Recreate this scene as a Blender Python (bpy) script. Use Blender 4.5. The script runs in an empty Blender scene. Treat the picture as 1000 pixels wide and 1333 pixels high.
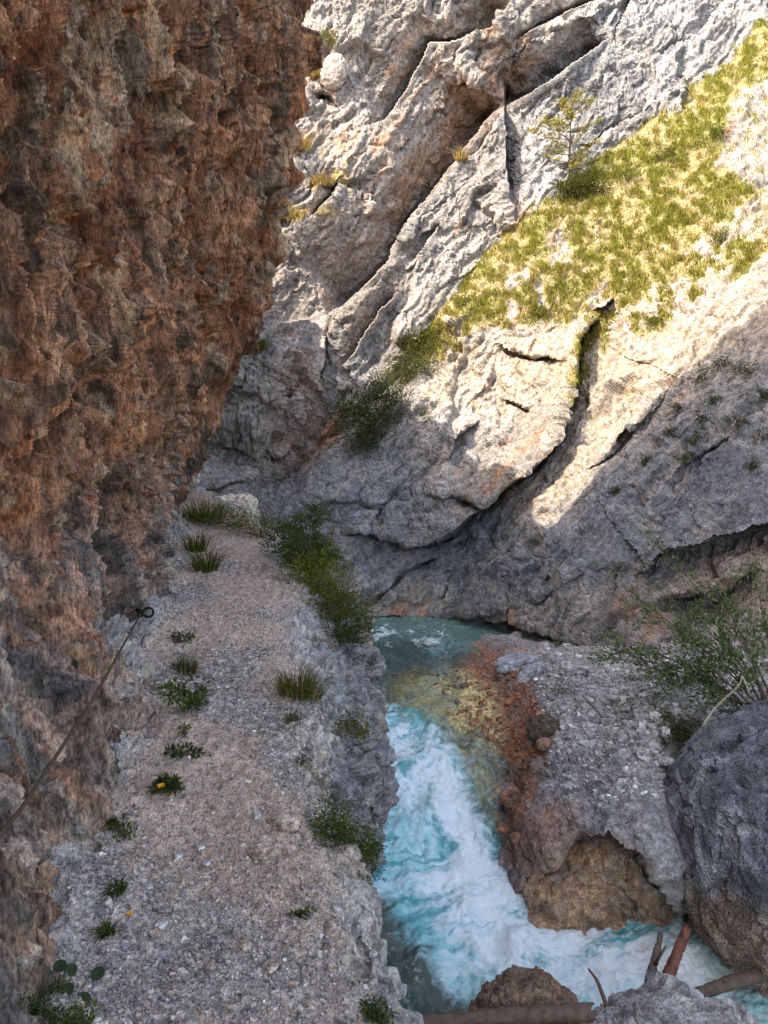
import bpy, math, random
import numpy as np
random.seed(7); RNG = np.random.default_rng(11)
C = bpy.context.scene.collection
R = math.radians
# ------------------------------------------------------------------ camera model (real place, metres)
CAMZ = 7.6                      # eye height above the pool at the bottom of the frame
PITCH = R(10); cp, sp = math.cos(PITCH), math.sin(PITCH)
F = 960.0
def at(px, py, d):              # photo pixel + depth along the view -> world point
    u = (np.asarray(px, float) - 500) / F; v = (np.asarray(py, float) - 666.5) / F; d = np.asarray(d, float)
    return np.stack([u*d, d*(cp - v*sp), CAMZ + d*(-sp - v*cp)], -1)
def at_z(px, py, z):            # photo pixel + height relative to the eye -> world point
    v = (np.asarray(py, float) - 666.5) / F
    return at(px, py, np.asarray(z, float) / (-sp - v*cp))
# ------------------------------------------------------------------ noise
def _h(ix, iy, iz, s):
    h = (ix.astype(np.uint32)*np.uint32(374761393) + iy.astype(np.uint32)*np.uint32(668265263)
         + iz.astype(np.uint32)*np.uint32(2147483647) + np.uint32((s*974711 + 12345) & 0xffffffff))
    h = (h ^ (h >> np.uint32(13)))*np.uint32(1274126177); h ^= h >> np.uint32(16)
    h = h*np.uint32(2246822519); h ^= h >> np.uint32(15)
    return h
def _r(h, k): return ((h >> np.uint32(k)) & np.uint32(1023)).astype(np.float32)/1023.0
def perlin(p, s=0):
    p = np.asarray(p, np.float32); i = np.floor(p).astype(np.int64); f = (p - i).astype(np.float32)
    w = f*f*f*(f*(f*6-15)+10); out = 0
    for dx in (0, 1):
        for dy in (0, 1):
            for dz in (0, 1):
                h = _h(i[:,0]+dx, i[:,1]+dy, i[:,2]+dz, s)
                g = (_r(h,0)*2-1)*(f[:,0]-dx) + (_r(h,10)*2-1)*(f[:,1]-dy) + (_r(h,20)*2-1)*(f[:,2]-dz)
                out = out + g*(w[:,0] if dx else 1-w[:,0])*(w[:,1] if dy else 1-w[:,1])*(w[:,2] if dz else 1-w[:,2])
    return out*1.5
def fbm(p, o=4, s=0, g=.5, l=2.03):
    a, t = 1., 0.
    for k in range(o): t = t + a*perlin(p*(l**k), s+k); a *= g
    return t
def ridged(p, o=4, s=0, g=.5, l=2.1):
    a, t = 1., 0.
    for k in range(o): t = t + a*(.5-np.abs(perlin(p*(l**k), s+k))); a *= g
    return t
def blocks(p, s=0, tilt=.9, step=.5):
    """fractured rock: every cell of a jittered lattice is a tilted facet"""
    p = np.asarray(p, np.float32); b = np.floor(p - .5).astype(np.int64)
    best = np.full(len(p), 1e9, np.float32); val = np.zeros(len(p), np.float32); cid = np.zeros(len(p), np.float32); sec = best.copy()
    for dx in (0, 1):
        for dy in (0, 1):
            for dz in (0, 1):
                h = _h(b[:,0]+dx, b[:,1]+dy, b[:,2]+dz, s); h2 = _h(b[:,0]+dx, b[:,1]+dy, b[:,2]+dz, s+77)
                ox = p[:,0]-(b[:,0]+dx+.15+.7*_r(h,0)); oy = p[:,1]-(b[:,1]+dy+.15+.7*_r(h,10)); oz = p[:,2]-(b[:,2]+dz+.15+.7*_r(h,20))
                d = ox*ox+oy*oy+oz*oz
                v = step*(_r(h2,3)-.5) + tilt*((_r(h2,0)-.5)*ox + (_r(h2,10)-.5)*oy + (_r(h2,20)-.5)*oz)
                m = d < best; sec = np.where(m, best, np.minimum(sec, d))
                best = np.where(m, d, best); val = np.where(m, v, val); cid = np.where(m, _r(h2,15), cid)
    return val, cid, np.sqrt(sec)-np.sqrt(best)
def sm(a, b, x): t = np.clip((x-a)/(b-a), 0, 1); return t*t*(3-2*t)
def mix(a, b, t): t = np.asarray(t)[..., None]; return np.asarray(a)*(1-t) + np.asarray(b)*t
def rot(p, ax, ay, az):
    a, b, c = R(ax), R(ay), R(az)
    X = np.array([[1,0,0],[0,math.cos(a),-math.sin(a)],[0,math.sin(a),math.cos(a)]])
    Y = np.array([[math.cos(b),0,math.sin(b)],[0,1,0],[-math.sin(b),0,math.cos(b)]])
    Z = np.array([[math.cos(c),-math.sin(c),0],[math.sin(c),math.cos(c),0],[0,0,1]])
    return p @ (Z@Y@X).T
# ------------------------------------------------------------------ mesh helpers
def mesh(name, V, faces, mat, col=None, parent=None, smooth=False, attrs=None):
    """V (n,3); faces (m,k) int array (k = 3 or 4) or a list of such arrays"""
    if not isinstance(faces, list): faces = [faces]
    me = bpy.data.meshes.new(name); V = np.asarray(V, np.float32)
    me.vertices.add(len(V)); me.vertices.foreach_set('co', V.ravel())
    idx = np.concatenate([f.ravel() for f in faces]).astype(np.int32)
    tot = np.concatenate([np.full(len(f), f.shape[1], np.int32) for f in faces])
    st = np.concatenate([[0], np.cumsum(tot)[:-1]]).astype(np.int32)
    me.loops.add(len(idx)); me.loops.foreach_set('vertex_index', idx)
    me.polygons.add(len(tot)); me.polygons.foreach_set('loop_start', st); me.polygons.foreach_set('loop_total', tot)
    me.update(calc_edges=True)
    me.polygons.foreach_set('use_smooth', np.full(len(tot), bool(smooth)))
    if col is not None:
        a = me.color_attributes.new('Col', 'FLOAT_COLOR', 'POINT'); c = np.ones((len(V), 4), np.float32); c[:,:3] = np.clip(col, 0, 1)
        a.data.foreach_set('color', c.ravel())
    for k, v in (attrs or {}).items():
        a = me.attributes.new(k, 'FLOAT', 'POINT'); a.data.foreach_set('value', np.asarray(v, np.float32))
    me.validate(); me.materials.append(mat)
    o = bpy.data.objects.new(name, me); C.objects.link(o)
    if parent is not None: o.parent = parent; o.location = -parent.location if False else (0,0,0)
    return o
def grid_faces(nr, nc):
    i = np.arange(nr*nc).reshape(nr, nc)
    return np.stack([i[:-1,:-1], i[:-1,1:], i[1:,1:], i[1:,:-1]], -1).reshape(-1, 4)
def normals(G):
    a = np.gradient(G, axis=0); b = np.gradient(G, axis=1); n = np.cross(a, b)
    return n/np.maximum(np.linalg.norm(n, axis=-1, keepdims=True), 1e-9)
def blur(A, n=1):
    for _ in range(n):
        P = np.pad(A, [(1,1),(1,1)] + [(0,0)]*(A.ndim-2), mode='edge')
        A = (P[:-2,1:-1]+P[2:,1:-1]+P[1:-1,:-2]+P[1:-1,2:]+2*P[1:-1,1:-1])/6
    return A
def catmull(P, n):              # P (k, ...) -> (n, ...)
    k = len(P); t = np.linspace(0, k-1-1e-6, n) if np.isscalar(n) else np.clip(np.asarray(n, float), 0, k-1-1e-6); i = t.astype(int); f = (t-i).reshape(-1, *[1]*(P.ndim-1))
    Q = np.concatenate([2*P[:1]-P[1:2], P, 2*P[-1:]-P[-2:-1]]); a, b, c, d = Q[i], Q[i+1], Q[i+2], Q[i+3]
    return .5*(2*b + (c-a)*f + (2*a-5*b+4*c-d)*f*f + (3*b-a-3*c+d)*f**3)
def rbf(pts, X, Y, lam=.2):
    p = np.array(pts, float); xy = p[:, :2]/300; n = len(p)
    U = lambda r2: .5*r2*np.log(r2+1e-9)
    A = U(((xy[:,None]-xy[None])**2).sum(-1)) + lam*.01*np.eye(n); Q = np.c_[np.ones(n), xy]
    w = np.linalg.solve(np.block([[A, Q],[Q.T, np.zeros((3,3))]]), np.r_[p[:,2], 0, 0, 0])
    x, y = X.ravel()/300, Y.ravel()/300; o = w[n] + w[n+1]*x + w[n+2]*y
    for k in range(n): o += w[k]*U((x-xy[k,0])**2 + (y-xy[k,1])**2)
    return o.reshape(X.shape)
def sdist(X, Y, poly):          # signed distance (+ below when the line runs left to right) and end fade
    best = np.full(X.shape, 1e9); sg = np.zeros(X.shape); tt = np.zeros(X.shape); L = 0; poly = np.array(poly, float)
    tot = np.linalg.norm(np.diff(poly, axis=0), axis=1).sum()
    for (x0, y0), (x1, y1) in zip(poly[:-1], poly[1:]):
        dx, dy = x1-x0, y1-y0; l = math.hypot(dx, dy); t = np.clip(((X-x0)*dx+(Y-y0)*dy)/l/l, 0, 1)
        d = np.hypot(X-x0-t*dx, Y-y0-t*dy); m = d < best - 1e-6
        sg = np.where(m, np.sign(dx*(Y-y0)-dy*(X-x0)), sg); tt = np.where(m, L+t*l, tt); best = np.where(m, d, best); L += l
    e = min(40, tot*.3); fade = sm(0, e, tt)*sm(0, e, tot-tt)
    return best*np.where(sg == 0, 1, sg), fade, best
def step(X, Y, poly, ap, wp, an, wn, f=True):
    s, fade, _ = sdist(X, Y, poly)
    v = np.where(s > 0, ap*np.exp(-np.abs(s)/wp), an*np.exp(-np.abs(s)/wn))
    return v*(fade if f else 1)
def groove(X, Y, poly, a, w, bp=0, bn=0, bw=30):
    s, fade, d = sdist(X, Y, poly)
    v = perlin(np.stack([X.ravel()/28, Y.ravel()/28, np.full(X.size, w*1.7)], -1), 9).reshape(X.shape); ww = w*np.clip(.62+.75*v, .28, 1.5)*np.where(s > 0, 1.2, .65)
    return fade*(-.95*a*np.clip(.8+.9*v, .2, 1.6)*np.exp(-(d/ww)**2) + 1.8*np.where(s > 0, bp, bn)*np.exp(-d/bw))
def inside(X, Y, poly):
    r = np.zeros(X.shape, bool); p = list(poly)
    for (x0, y0), (x1, y1) in zip(p, p[1:]+p[:1]):
        c = ((y0 > Y) != (y1 > Y)) & (X < (x1-x0)*(Y-y0)/(y1-y0+1e-12)+x0); r ^= c
    return r
def soft(X, Y, poly, w):        # soft polygon mask
    m = inside(X, Y, poly); d = np.full(X.shape, 1e9)
    for a, b in zip(poly, poly[1:]+poly[:1]): d = np.minimum(d, np.abs(sdist(X, Y, [a, b])[2]))
    return sm(-w, w, np.where(m, d, -d))
def tag(o, label=None, cat=None, group=None, kind=None):
    for k, v in (('label', label), ('category', cat), ('group', group), ('kind', kind)):
        if v: o[k] = v
    return o
def structure(o): o['kind'] = 'structure'; return o
def thing(name, loc, label, cat, group=None):
    o = bpy.data.objects.new(name, None); C.objects.link(o); o.location = loc; o.empty_display_size = .1
    return tag(o, label, cat, group)
# ------------------------------------------------------------------ materials
def mat(name):
    m = bpy.data.materials.new(name); m.use_nodes = True; nt = m.node_tree; nt.nodes.clear()
    out = nt.nodes.new('ShaderNodeOutputMaterial'); return m, nt, out
def N(nt, t, **kw):
    n = nt.nodes.new(t)
    for k, v in kw.items():
        if k in n.inputs: n.inputs[k].default_value = v
        else: setattr(n, k, v)
    return n
def rock_mat(name, s1=7., s2=38., b1=.7, b2=.6, dist=.06, stretch=(1,1,1), vary=.5, speck=.5):
    m, nt, out = mat(name); L = nt.links.new
    bs = N(nt, 'ShaderNodeBsdfPrincipled', Roughness=.88); bs.inputs['Specular IOR Level'].default_value = .25; L(bs.outputs[0], out.inputs[0])
    at_ = N(nt, 'ShaderNodeAttribute', attribute_name='Col'); tc = N(nt, 'ShaderNodeTexCoord'); mp = N(nt, 'ShaderNodeMapping'); mp.inputs['Scale'].default_value = stretch
    L(tc.outputs['Object'], mp.inputs[0])
    n1 = N(nt, 'ShaderNodeTexNoise', Scale=s1, Detail=9., Roughness=.68); L(mp.outputs[0], n1.inputs['Vector'])
    n2 = N(nt, 'ShaderNodeTexNoise', Scale=s2, Detail=6., Roughness=.7); L(mp.outputs[0], n2.inputs['Vector'])
    vo = N(nt, 'ShaderNodeTexVoronoi', Scale=s2*.6, feature='F1'); L(mp.outputs[0], vo.inputs['Vector'])
    r1 = N(nt, 'ShaderNodeMapRange'); r1.inputs[1].default_value = .36; r1.inputs[2].default_value = .64; r1.inputs[3].default_value = 1-vary; r1.inputs[4].default_value = 1+vary; L(n1.outputs[0], r1.inputs[0])
    r2 = N(nt, 'ShaderNodeMapRange'); r2.inputs[1].default_value = .36; r2.inputs[2].default_value = .64; r2.inputs[3].default_value = 1-speck; r2.inputs[4].default_value = 1+speck; L(n2.outputs[0], r2.inputs[0])
    mu = N(nt, 'ShaderNodeMath', operation='MULTIPLY'); L(r1.outputs[0], mu.inputs[0]); L(r2.outputs[0], mu.inputs[1])
    mx = N(nt, 'ShaderNodeVectorMath', operation='SCALE'); L(at_.outputs['Color'], mx.inputs[0]); L(mu.outputs[0], mx.inputs['Scale']); L(mx.outputs[0], bs.inputs['Base Color'])
    h = N(nt, 'ShaderNodeMath', operation='ADD'); hv = N(nt, 'ShaderNodeMath', operation='MULTIPLY'); hv.inputs[1].default_value = .5
    L(vo.outputs[0], hv.inputs[0]); L(n2.outputs[0], h.inputs[0]); L(hv.outputs[0], h.inputs[1])
    bp1 = N(nt, 'ShaderNodeBump', Strength=b1, Distance=dist*2); L(n1.outputs[0], bp1.inputs['Height'])
    bp2 = N(nt, 'ShaderNodeBump', Strength=b2, Distance=dist*.6); L(h.outputs[0], bp2.inputs['Height']); L(bp1.outputs[0], bp2.inputs['Normal'])
    L(bp2.outputs[0], bs.inputs['Normal']); return m
def leaf_mat(name, trans=.25, rough=.6):
    m, nt, out = mat(name); L = nt.links.new; at_ = N(nt, 'ShaderNodeAttribute', attribute_name='Col')
    bs = N(nt, 'ShaderNodeBsdfPrincipled', Roughness=rough); bs.inputs['Specular IOR Level'].default_value = .08; tr = N(nt, 'ShaderNodeBsdfTranslucent'); ms = N(nt, 'ShaderNodeMixShader', Fac=trans)
    L(at_.outputs['Color'], bs.inputs['Base Color']); L(at_.outputs['Color'], tr.inputs['Color']); L(bs.outputs[0], ms.inputs[1]); L(tr.outputs[0], ms.inputs[2]); L(ms.outputs[0], out.inputs[0]); return m
def plain_mat(name, rgb, rough=.8, metal=0., vary=.3, scale=30., bump=.3):
    m, nt, out = mat(name); L = nt.links.new; bs = N(nt, 'ShaderNodeBsdfPrincipled', Roughness=rough, Metallic=metal); L(bs.outputs[0], out.inputs[0])
    tc = N(nt, 'ShaderNodeTexCoord'); n = N(nt, 'ShaderNodeTexNoise', Scale=scale, Detail=8., Roughness=.65); L(tc.outputs['Object'], n.inputs['Vector'])
    r = N(nt, 'ShaderNodeMapRange'); r.inputs[1].default_value = .3; r.inputs[2].default_value = .7; r.inputs[3].default_value = 1-vary; r.inputs[4].default_value = 1+vary; L(n.outputs[0], r.inputs[0])
    mx = N(nt, 'ShaderNodeVectorMath', operation='SCALE'); mx.inputs[0].default_value = rgb; L(r.outputs[0], mx.inputs['Scale']); L(mx.outputs[0], bs.inputs['Base Color'])
    b = N(nt, 'ShaderNodeBump', Strength=bump, Distance=.02); L(n.outputs[0], b.inputs['Height']); L(b.outputs[0], bs.inputs['Normal']); return m
M_WALL = rock_mat('limestone'); M_TUFA = rock_mat('brown_tufa', 9, 40, 1., .8, .06, (1.5,1.5,.55), .7, .6)
M_LEDGE = rock_mat('gravel_ground', 16, 95, .5, .7, .02, (1,1,1), .3, .55); M_BANK = rock_mat('bank_rock', 10, 50, .7, .6, .045, (1,1,1), .45, .5)
M_SPECK = rock_mat('speckled_limestone', 6, 46, .8, .9, .05, (1,1,1), .4, .85)
M_STONE = rock_mat('stone', 14, 70, .4, .3, .02); M_LEAF = leaf_mat('leaf'); M_GRASS = leaf_mat('grass_blade', .35)
M_STEM = plain_mat('bark', (.09,.065,.045)); M_LOG = plain_mat('orange_wood', (.25,.075,.03), .7, 0, .7, 9, .8); M_DLOG = plain_mat('dark_wood', (.10,.06,.04), .75, 0, .5, 14)
M_GLOG = plain_mat('grey_wood', (.24,.19,.16), .85, 0, .4, 14)
M_RUST = plain_mat('rusty_steel', (.075,.045,.03), .65, .4, .4, 60); M_IRON = plain_mat('dark_iron', (.02,.02,.02), .5, .6); M_PETAL = plain_mat('yellow_petal', (.85,.38,.01), .5, 0, .1)
# ------------------------------------------------------------------ sun
S = np.array([-.55, -.30, .72]); S /= np.linalg.norm(S)
GREY = np.array([.295,.283,.28]); WARM = np.array([.35,.29,.24]); BLUE = np.array([.185,.193,.215]); RUST = np.array([.36,.17,.085]); BROWN = np.array([.24,.155,.105]); OCHRE = np.array([.34,.26,.10])
E1 = np.array([.60,.12,.79]); E1 /= np.linalg.norm(E1)
def strata(p, k=.5):            # squeeze space along the bedding so cells run up to the right
    a = p @ E1; return p - np.outer(a*(1-k), E1)
def limestone(p, amp=1., s=0, k=.5, big=1., shp=None):
    w = np.stack([fbm(p*.7, 3, 40+s+i) for i in range(3)], -1)*.35
    q = strata(p + w, k); bl = (lambda v, n: blur(v.reshape(shp), n).ravel()) if shp else (lambda v, n: v)
    a, ca, ea = blocks(q/2.3, s+1, 1.0, .55); b, cb, eb = blocks(q/.85+3, s+2, 1.0, .7); c, cc, ec = blocks(q/.33+7, s+3, 1.1, .8)
    w2 = np.stack([fbm(p*9, 2, 70+s+i) for i in range(3)], -1)*.03
    e, ce, ee = blocks((strata(p+w*.5, .35)+w2)/.12, s+4, 1.2, 1.)
    r = ridged(q*1.6, 4, s+9); lin = ridged(strata(p+w*.6, .14)*2.6, 4, s+12); crk = sm(-.2,.4,fbm(p*.8,3,s+63)); rough = sm(-.35,.35,fbm(p*.5,3,s+64))
    return amp*(big*.50*bl(a,3) + .20*bl(b,1)*(.35+.9*rough) + .085*bl(c,1)*(.3+.7*rough) + .034*e + .07*(r-.35) + .13*(lin-.35)
        - .16*crk*np.exp(-(ea/.03)**2) - .09*crk*np.exp(-(eb/.04)**2) - .05*np.exp(-(ec/.07)**2)*rough), ca, cb, cc
def damp(G):
    d = (G-np.array([0,0,CAMZ]))@np.array([0,cp,-sp]); g = np.hypot(*np.gradient(d)); return (1/(1+(blur(g, 2)/.20)**2)).ravel()
def sheet(x0, x1, y0, y1, st, ctrl, feats, warp=5, lam=.2):
    xs = np.arange(x0, x1+st, st); ys = np.arange(y0, y1+st, st); X, Y = np.meshgrid(xs, ys)
    D = rbf(ctrl, X, Y, lam)
    q = np.stack([X.ravel()/45, Y.ravel()/45, np.zeros(X.size)], -1)
    WX = X + warp*fbm(q, 2, 5).reshape(X.shape); WY = Y + warp*fbm(q, 2, 15).reshape(X.shape)
    for f in feats: D = D - f(WX, WY)
    return X, Y, WX, WY, at(X, Y, D)
st_ = lambda *a: (lambda X, Y: step(X, Y, *a))
gr_ = lambda *a: (lambda X, Y: groove(X, Y, *a))
# ------------------------------------------------------------------ RIGHT WALL (spur, slab and grass slope)
ctrl1 = [(300,900,21.5),(300,760,21.5),(400,900,21),(480,800,21),(480,840,21.0),(600,815,20.8),(600,850,20.6),(690,825,18.8),(690,870,18.6),(800,850,16.5),(800,900,16.3),(900,870,14.8),(1000,880,13.6),(1000,930,13.4),(1150,950,11.5),(1350,950,9),
 (690,700,19.2),(600,700,20.9),(480,700,21.6),(400,680,21.5),(340,675,21.3),(600,600,21.5),(520,600,21.9),(450,600,22),(405,620,22.2),(700,600,20.4),(560,480,23),(520,520,22.6),(640,500,22.3),(760,500,21),(860,500,19.3),(1000,500,17),(1150,500,14.5),
 (1000,700,14.9),(860,700,16.8),(780,700,18),(1150,700,12.6),(1350,700,9.8),(1350,400,13),(1000,400,18.3),(860,400,20.6),(760,400,22),(640,400,23),(575,410,23.6),
 (1000,250,21),(1000,100,24.2),(860,250,23),(860,160,24.6),(760,300,23.5),(700,260,24.5),(640,340,23.8),(760,220,24.9),(1150,200,19.5),(1150,0,24),(1000,20,25.5),(1000,-80,29),(860,100,27),(700,200,27),(640,280,26.5),(570,360,26),
 (310,655,23.5),(380,600,24.5),(430,540,24.8),(500,480,25),(540,420,25),(480,400,28),(300,560,28),(1350,0,20),(1150,-150,28)]
C1 = [(560,718),(577,705),(635,656),(676,624),(703,606),(730,570),(739,539),(755,485),(757,440),(784,408)]
OV = [(815,748),(840,744),(858,722),(900,715),(932,701),(1000,683),(1100,660),(1250,640)]
F1 = [gr_(C1, .55, 5, -.35, .55, 50), gr_([(550,642),(590,647),(631,660)], .5, 7, -.1, .25, 30), gr_([(440,700),(464,690),(528,714),(584,702),(625,668)], .4, 6, 0, .3, 25),
 gr_([(510,760),(528,746),(560,730),(584,718),(622,683)], .4, 6, .05, .22, 25), gr_([(474,795),(500,770),(528,746)], .5, 6, .1, .1, 20), gr_([(478,690),(500,662),(515,640),(530,615)], .4, 6, .1, .1, 20),
 gr_([(570,612),(600,570),(626,543)], .45, 6, -.1, .25, 25), gr_([(655,522),(675,530),(693,536)], .35, 4, -.1, .15, 12), gr_([(790,588),(805,572),(822,553)], .35, 4, -.12, .12, 14),
 gr_([(575,795),(582,760),(590,725)], .35, 6, .1, .1, 20), gr_([(580,795),(620,800),(690,790)], .4, 6, 0, .2, 15), gr_([(680,792),(720,770),(760,740),(800,742)], .5, 5, 0, .15, 20),
 gr_([(735,420),(700,440),(690,470)], .2, 5, 0, .1, 15), gr_([(640,440),(655,455),(690,465),(740,470)], .22, 5, -.1, .15, 16), gr_([(600,540),(640,500),(650,470)], .2, 5, .1, .1, 16), gr_([(720,745),(708,765)], .3, 5),
 gr_([(860,640),(900,600),(960,560)], .2, 5, 0, .1, 20), gr_([(640,760),(680,700),(700,660)], .18, 5, .08, .05, 15), gr_([(760,620),(830,560),(880,500)], .25, 8, 0, .15, 20),
 st_(OV, -.6, 30, .3, 60), gr_([(850,790),(900,775),(940,770),(990,735)], .4, 6, -.3, .3, 20), st_([(455,796),(480,803),(580,800),(690,816),(740,840),(800,850),(900,855)], -.9, 25, .15, 40),
 gr_([(770,405),(785,400),(800,388)], .4, 5, -.2, .3, 14)]
X1, Y1, WX1, WY1, G1 = sheet(296, 1350, -80, 910, 2, ctrl1, F1)
GRASS = [(545,440),(572,400),(600,350),(640,300),(690,258),(760,215),(815,180),(840,140),(900,100),(1010,5),(1100,-40),(1200,100),(1150,260),(1000,330),(935,350),(860,360),(800,405),(740,420),(680,415),(620,430),(575,455),(540,480),(515,505),(500,500),(525,465)]
PATCH = [[(738,528),(752,440),(775,420),(815,330),(840,370),(800,440),(775,480),(762,525)], [(800,400),(850,340),(1010,300),(1010,345),(930,375),(880,420),(830,440)]]
gq = np.stack([X1.ravel()/38, Y1.ravel()/38, np.zeros(X1.size)], -1); gn = fbm(gq, 4, 21).reshape(X1.shape); gn2 = fbm(gq*3.1, 3, 28).reshape(X1.shape)
BARE = [[(925,210),(960,110),(1020,80),(1020,240),(970,250)], [(700,300),(735,285),(745,330),(720,350)], [(880,330),(1010,230),(1010,300),(930,345)]]
gm = soft(WX1, WY1, GRASS, 24)
bare = np.maximum.reduce([soft(WX1, WY1, b, 10) for b in BARE])
gm = np.clip(gm - .8*bare + .25*gn2*gm, 0, 1)
pm = np.maximum.reduce([soft(WX1, WY1, b, 12) for b in PATCH])*sm(-.15, .2, gn+.6*gn2)
grass1 = np.clip(np.maximum(gm*sm(-.62,.05,gn+.6*gn2 + (400-Y1)/260.), .75*pm), 0, 1)
n1 = normals(blur(G1, 6)); n1 *= np.sign(-(n1*(G1-np.array([0,0,CAMZ]))).sum(-1, keepdims=True))
p = G1.reshape(-1, 3); dsp, ca, cb, cc = limestone(p, 1.15, 0, .5, 1., X1.shape)
soften = (1-.65*grass1).ravel()
G1d = G1 + n1*(dsp*soften*damp(G1)).reshape(X1.shape)[..., None]
def wall_col(p, ca, cb, cc, s, blue, warm):
    f = fbm(p*.35, 4, s); g = fbm(p*1.3, 4, s+9); h = fbm(strata(p, .25)*2.5, 4, s+17)
    c = mix(GREY, WARM, np.clip(warm + .35*f + .2*h, 0, 1)); c = mix(c, BLUE, np.clip(blue*(.35+.65*sm(-.35,.3,g+.4*f)), 0, 1))
    c = c*(1 + .28*(ca-.5) + .22*(cb-.5) + .2*(cc-.5))[:,None]*(1+.25*h)[:,None]
    c = mix(c, RUST, .55*sm(.25,.7,h + .5*f - .1)*(warm > .3))
    return c, f, g, h
xs, ys = X1.ravel(), Y1.ravel()
shade_blue1 = .95*soft(WX1, WY1, [(560,720),(640,660),(700,690),(780,620),(900,520),(1060,480),(1060,700),(900,730),(780,760),(640,800),(580,800)], 30).ravel() + .75*soft(WX1, WY1, [(330,680),(440,560),(540,560),(560,640),(620,690),(560,760),(460,780)], 30).ravel()  # blue-grey rock, deepened so the lower wall's shade is painted into the colour
c1, f1, g1_, h1 = wall_col(p, ca, cb, cc, 300, shade_blue1, .42 - .3*shade_blue1)
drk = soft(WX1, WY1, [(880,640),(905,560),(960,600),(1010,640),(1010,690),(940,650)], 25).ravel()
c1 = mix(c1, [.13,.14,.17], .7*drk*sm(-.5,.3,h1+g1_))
c1 = mix(c1, [.29,.215,.165], .5*soft(WX1, WY1, [(870,735),(935,705),(1010,690),(1010,790),(900,780)], 18).ravel())
c1 = mix(c1, RUST*1.1, .8*soft(WX1, WY1, [(480,796),(530,785),(560,800),(640,808),(640,850),(480,850)], 10).ravel()*sm(-.3,.4,g1_))
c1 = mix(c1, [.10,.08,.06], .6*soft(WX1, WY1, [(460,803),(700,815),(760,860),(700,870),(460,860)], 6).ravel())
soil = mix([.30,.245,.115], [.21,.20,.06], sm(-.3,.4,gn+.4*gn2).ravel())
gcol = sm(.12,.5,grass1).ravel(); c1 = mix(c1, soil, gcol*.9)
och_and_sun = soft(WX1, WY1, [(560,460),(700,410),(1000,300),(1010,420),(860,500),(700,690),(690,640),(760,520),(700,540),(560,520)], 25).ravel()
c1 = mix(c1, OCHRE, .75*och_and_sun*sm(.28,.5,(gn2+.5*gn).ravel())); c1 = mix(c1, [.41,.335,.265], .6*och_and_sun*(1-gcol))  # ochre patches; the cream paints sunlight over the lit tongue of slab
keep = np.ones(X1.shape, bool)
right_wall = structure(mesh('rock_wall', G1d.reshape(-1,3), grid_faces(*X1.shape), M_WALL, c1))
# ------------------------------------------------------------------ FAR CLIFF behind
ctrl2 = [(400,0,26.5),(400,-250,29),(500,0,26.5),(600,0,26),(700,0,26),(860,0,26.3),(1000,0,25.6),(1180,0,25),(700,-250,29),(1000,-250,28.5),(1180,-250,28),(400,150,25.8),(500,150,25.6),(600,150,25.6),(700,150,25.5),(700,250,24.7),(860,150,25.1),(860,300,24.8),(1000,200,25.2),(1000,400,25),
 (400,300,25),(500,300,24.8),(600,300,24.5),(560,400,24.1),(500,430,24),(440,480,23.8),(400,400,25),(350,400,24.5),(350,550,23.5),(420,550,23.4),(300,650,22),(420,650,23),(250,650,21.5),(250,400,23),(250,150,25),(180,650,20),(180,200,24),(180,-200,27),(600,500,25),(600,700,25),(800,450,26)]
LR = [(420,415),(445,400),(475,372),(500,345),(530,290),(560,250),(600,200),(640,150),(656,128)]
F2 = [st_(LR, .6, 45, -2.6, 48), st_([(636,150),(657,138),(695,119),(745,84),(775,62),(800,45)], .5, 40, -2.0, 34),
 st_([(474,165),(500,158),(520,130),(545,85),(560,57),(600,52),(640,32),(670,-5)], .45, 35, -1.9, 34), st_([(400,290),(428,256),(448,235)], .4, 18, -.8, 14),
 st_([(655,125),(658,180),(663,245)], .5, 25, -1.3, 13, False), st_([(428,494),(464,455),(494,404),(530,368)], .45, 16, -.9, 16), st_([(520,350),(539,332),(575,290)], .25, 10, -.35, 8), st_([(380,620),(420,560),(445,520),(470,500)], .4, 20, -.5, 16),
 gr_([(660,60),(690,40),(740,15),(790,-10)], .7, 10, .3, -.3, 25), gr_([(795,60),(815,15),(830,-30)], .6, 9, .3, -.2, 20), gr_([(700,100),(740,90),(752,70)], .4, 8, .2, -.1, 15),
 st_([(280,520),(305,470),(330,440),(370,416),(400,415),(420,428)], 1.3, 95, -.3, 20), st_([(418,425),(424,465),(405,520),(385,570),(340,640)], .45, 45, -.9, 22),
 gr_([(330,470),(360,500),(400,500)], .4, 22, .2, .2, 20), gr_([(340,600),(385,590),(430,560)], .35, 8, -.2, .2, 20), gr_([(405,118),(425,125),(443,140)], .5, 7, 0, .1, 15),
 gr_([(255,642),(300,630),(350,615)], .3, 8, 0, .2, 20), gr_([(850,80),(905,40),(960,-20)], .25, 7, .1, -.1, 20), gr_([(770,190),(800,165),(830,150)], .25, 5, .1, -.1, 14), gr_([(700,215),(740,200),(790,188)], .2, 5, .1, -.1, 14)]
X2, Y2, WX2, WY2, G2 = sheet(200, 1180, -250, 690, 2, ctrl2, F2)
n2 = normals(blur(G2, 6)); n2 *= np.sign(-(n2*(G2-np.array([0,0,CAMZ]))).sum(-1, keepdims=True))
p = G2.reshape(-1, 3); dsp, ca, cb, cc = limestone(p, 1.25, 500, .45, 1., X2.shape)
G2d = G2 + n2*(dsp*damp(G2)).reshape(X2.shape)[..., None]
rg = soft(WX2, WY2, [(640,120),(700,100),(800,-20),(1050,-60),(1050,100),(860,180),(700,290),(665,250)], 18).ravel()
c2, f2, g2_, h2 = wall_col(p, ca, cb, cc, 600, .2+.35*rg, .45 - .45*rg)
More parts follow.
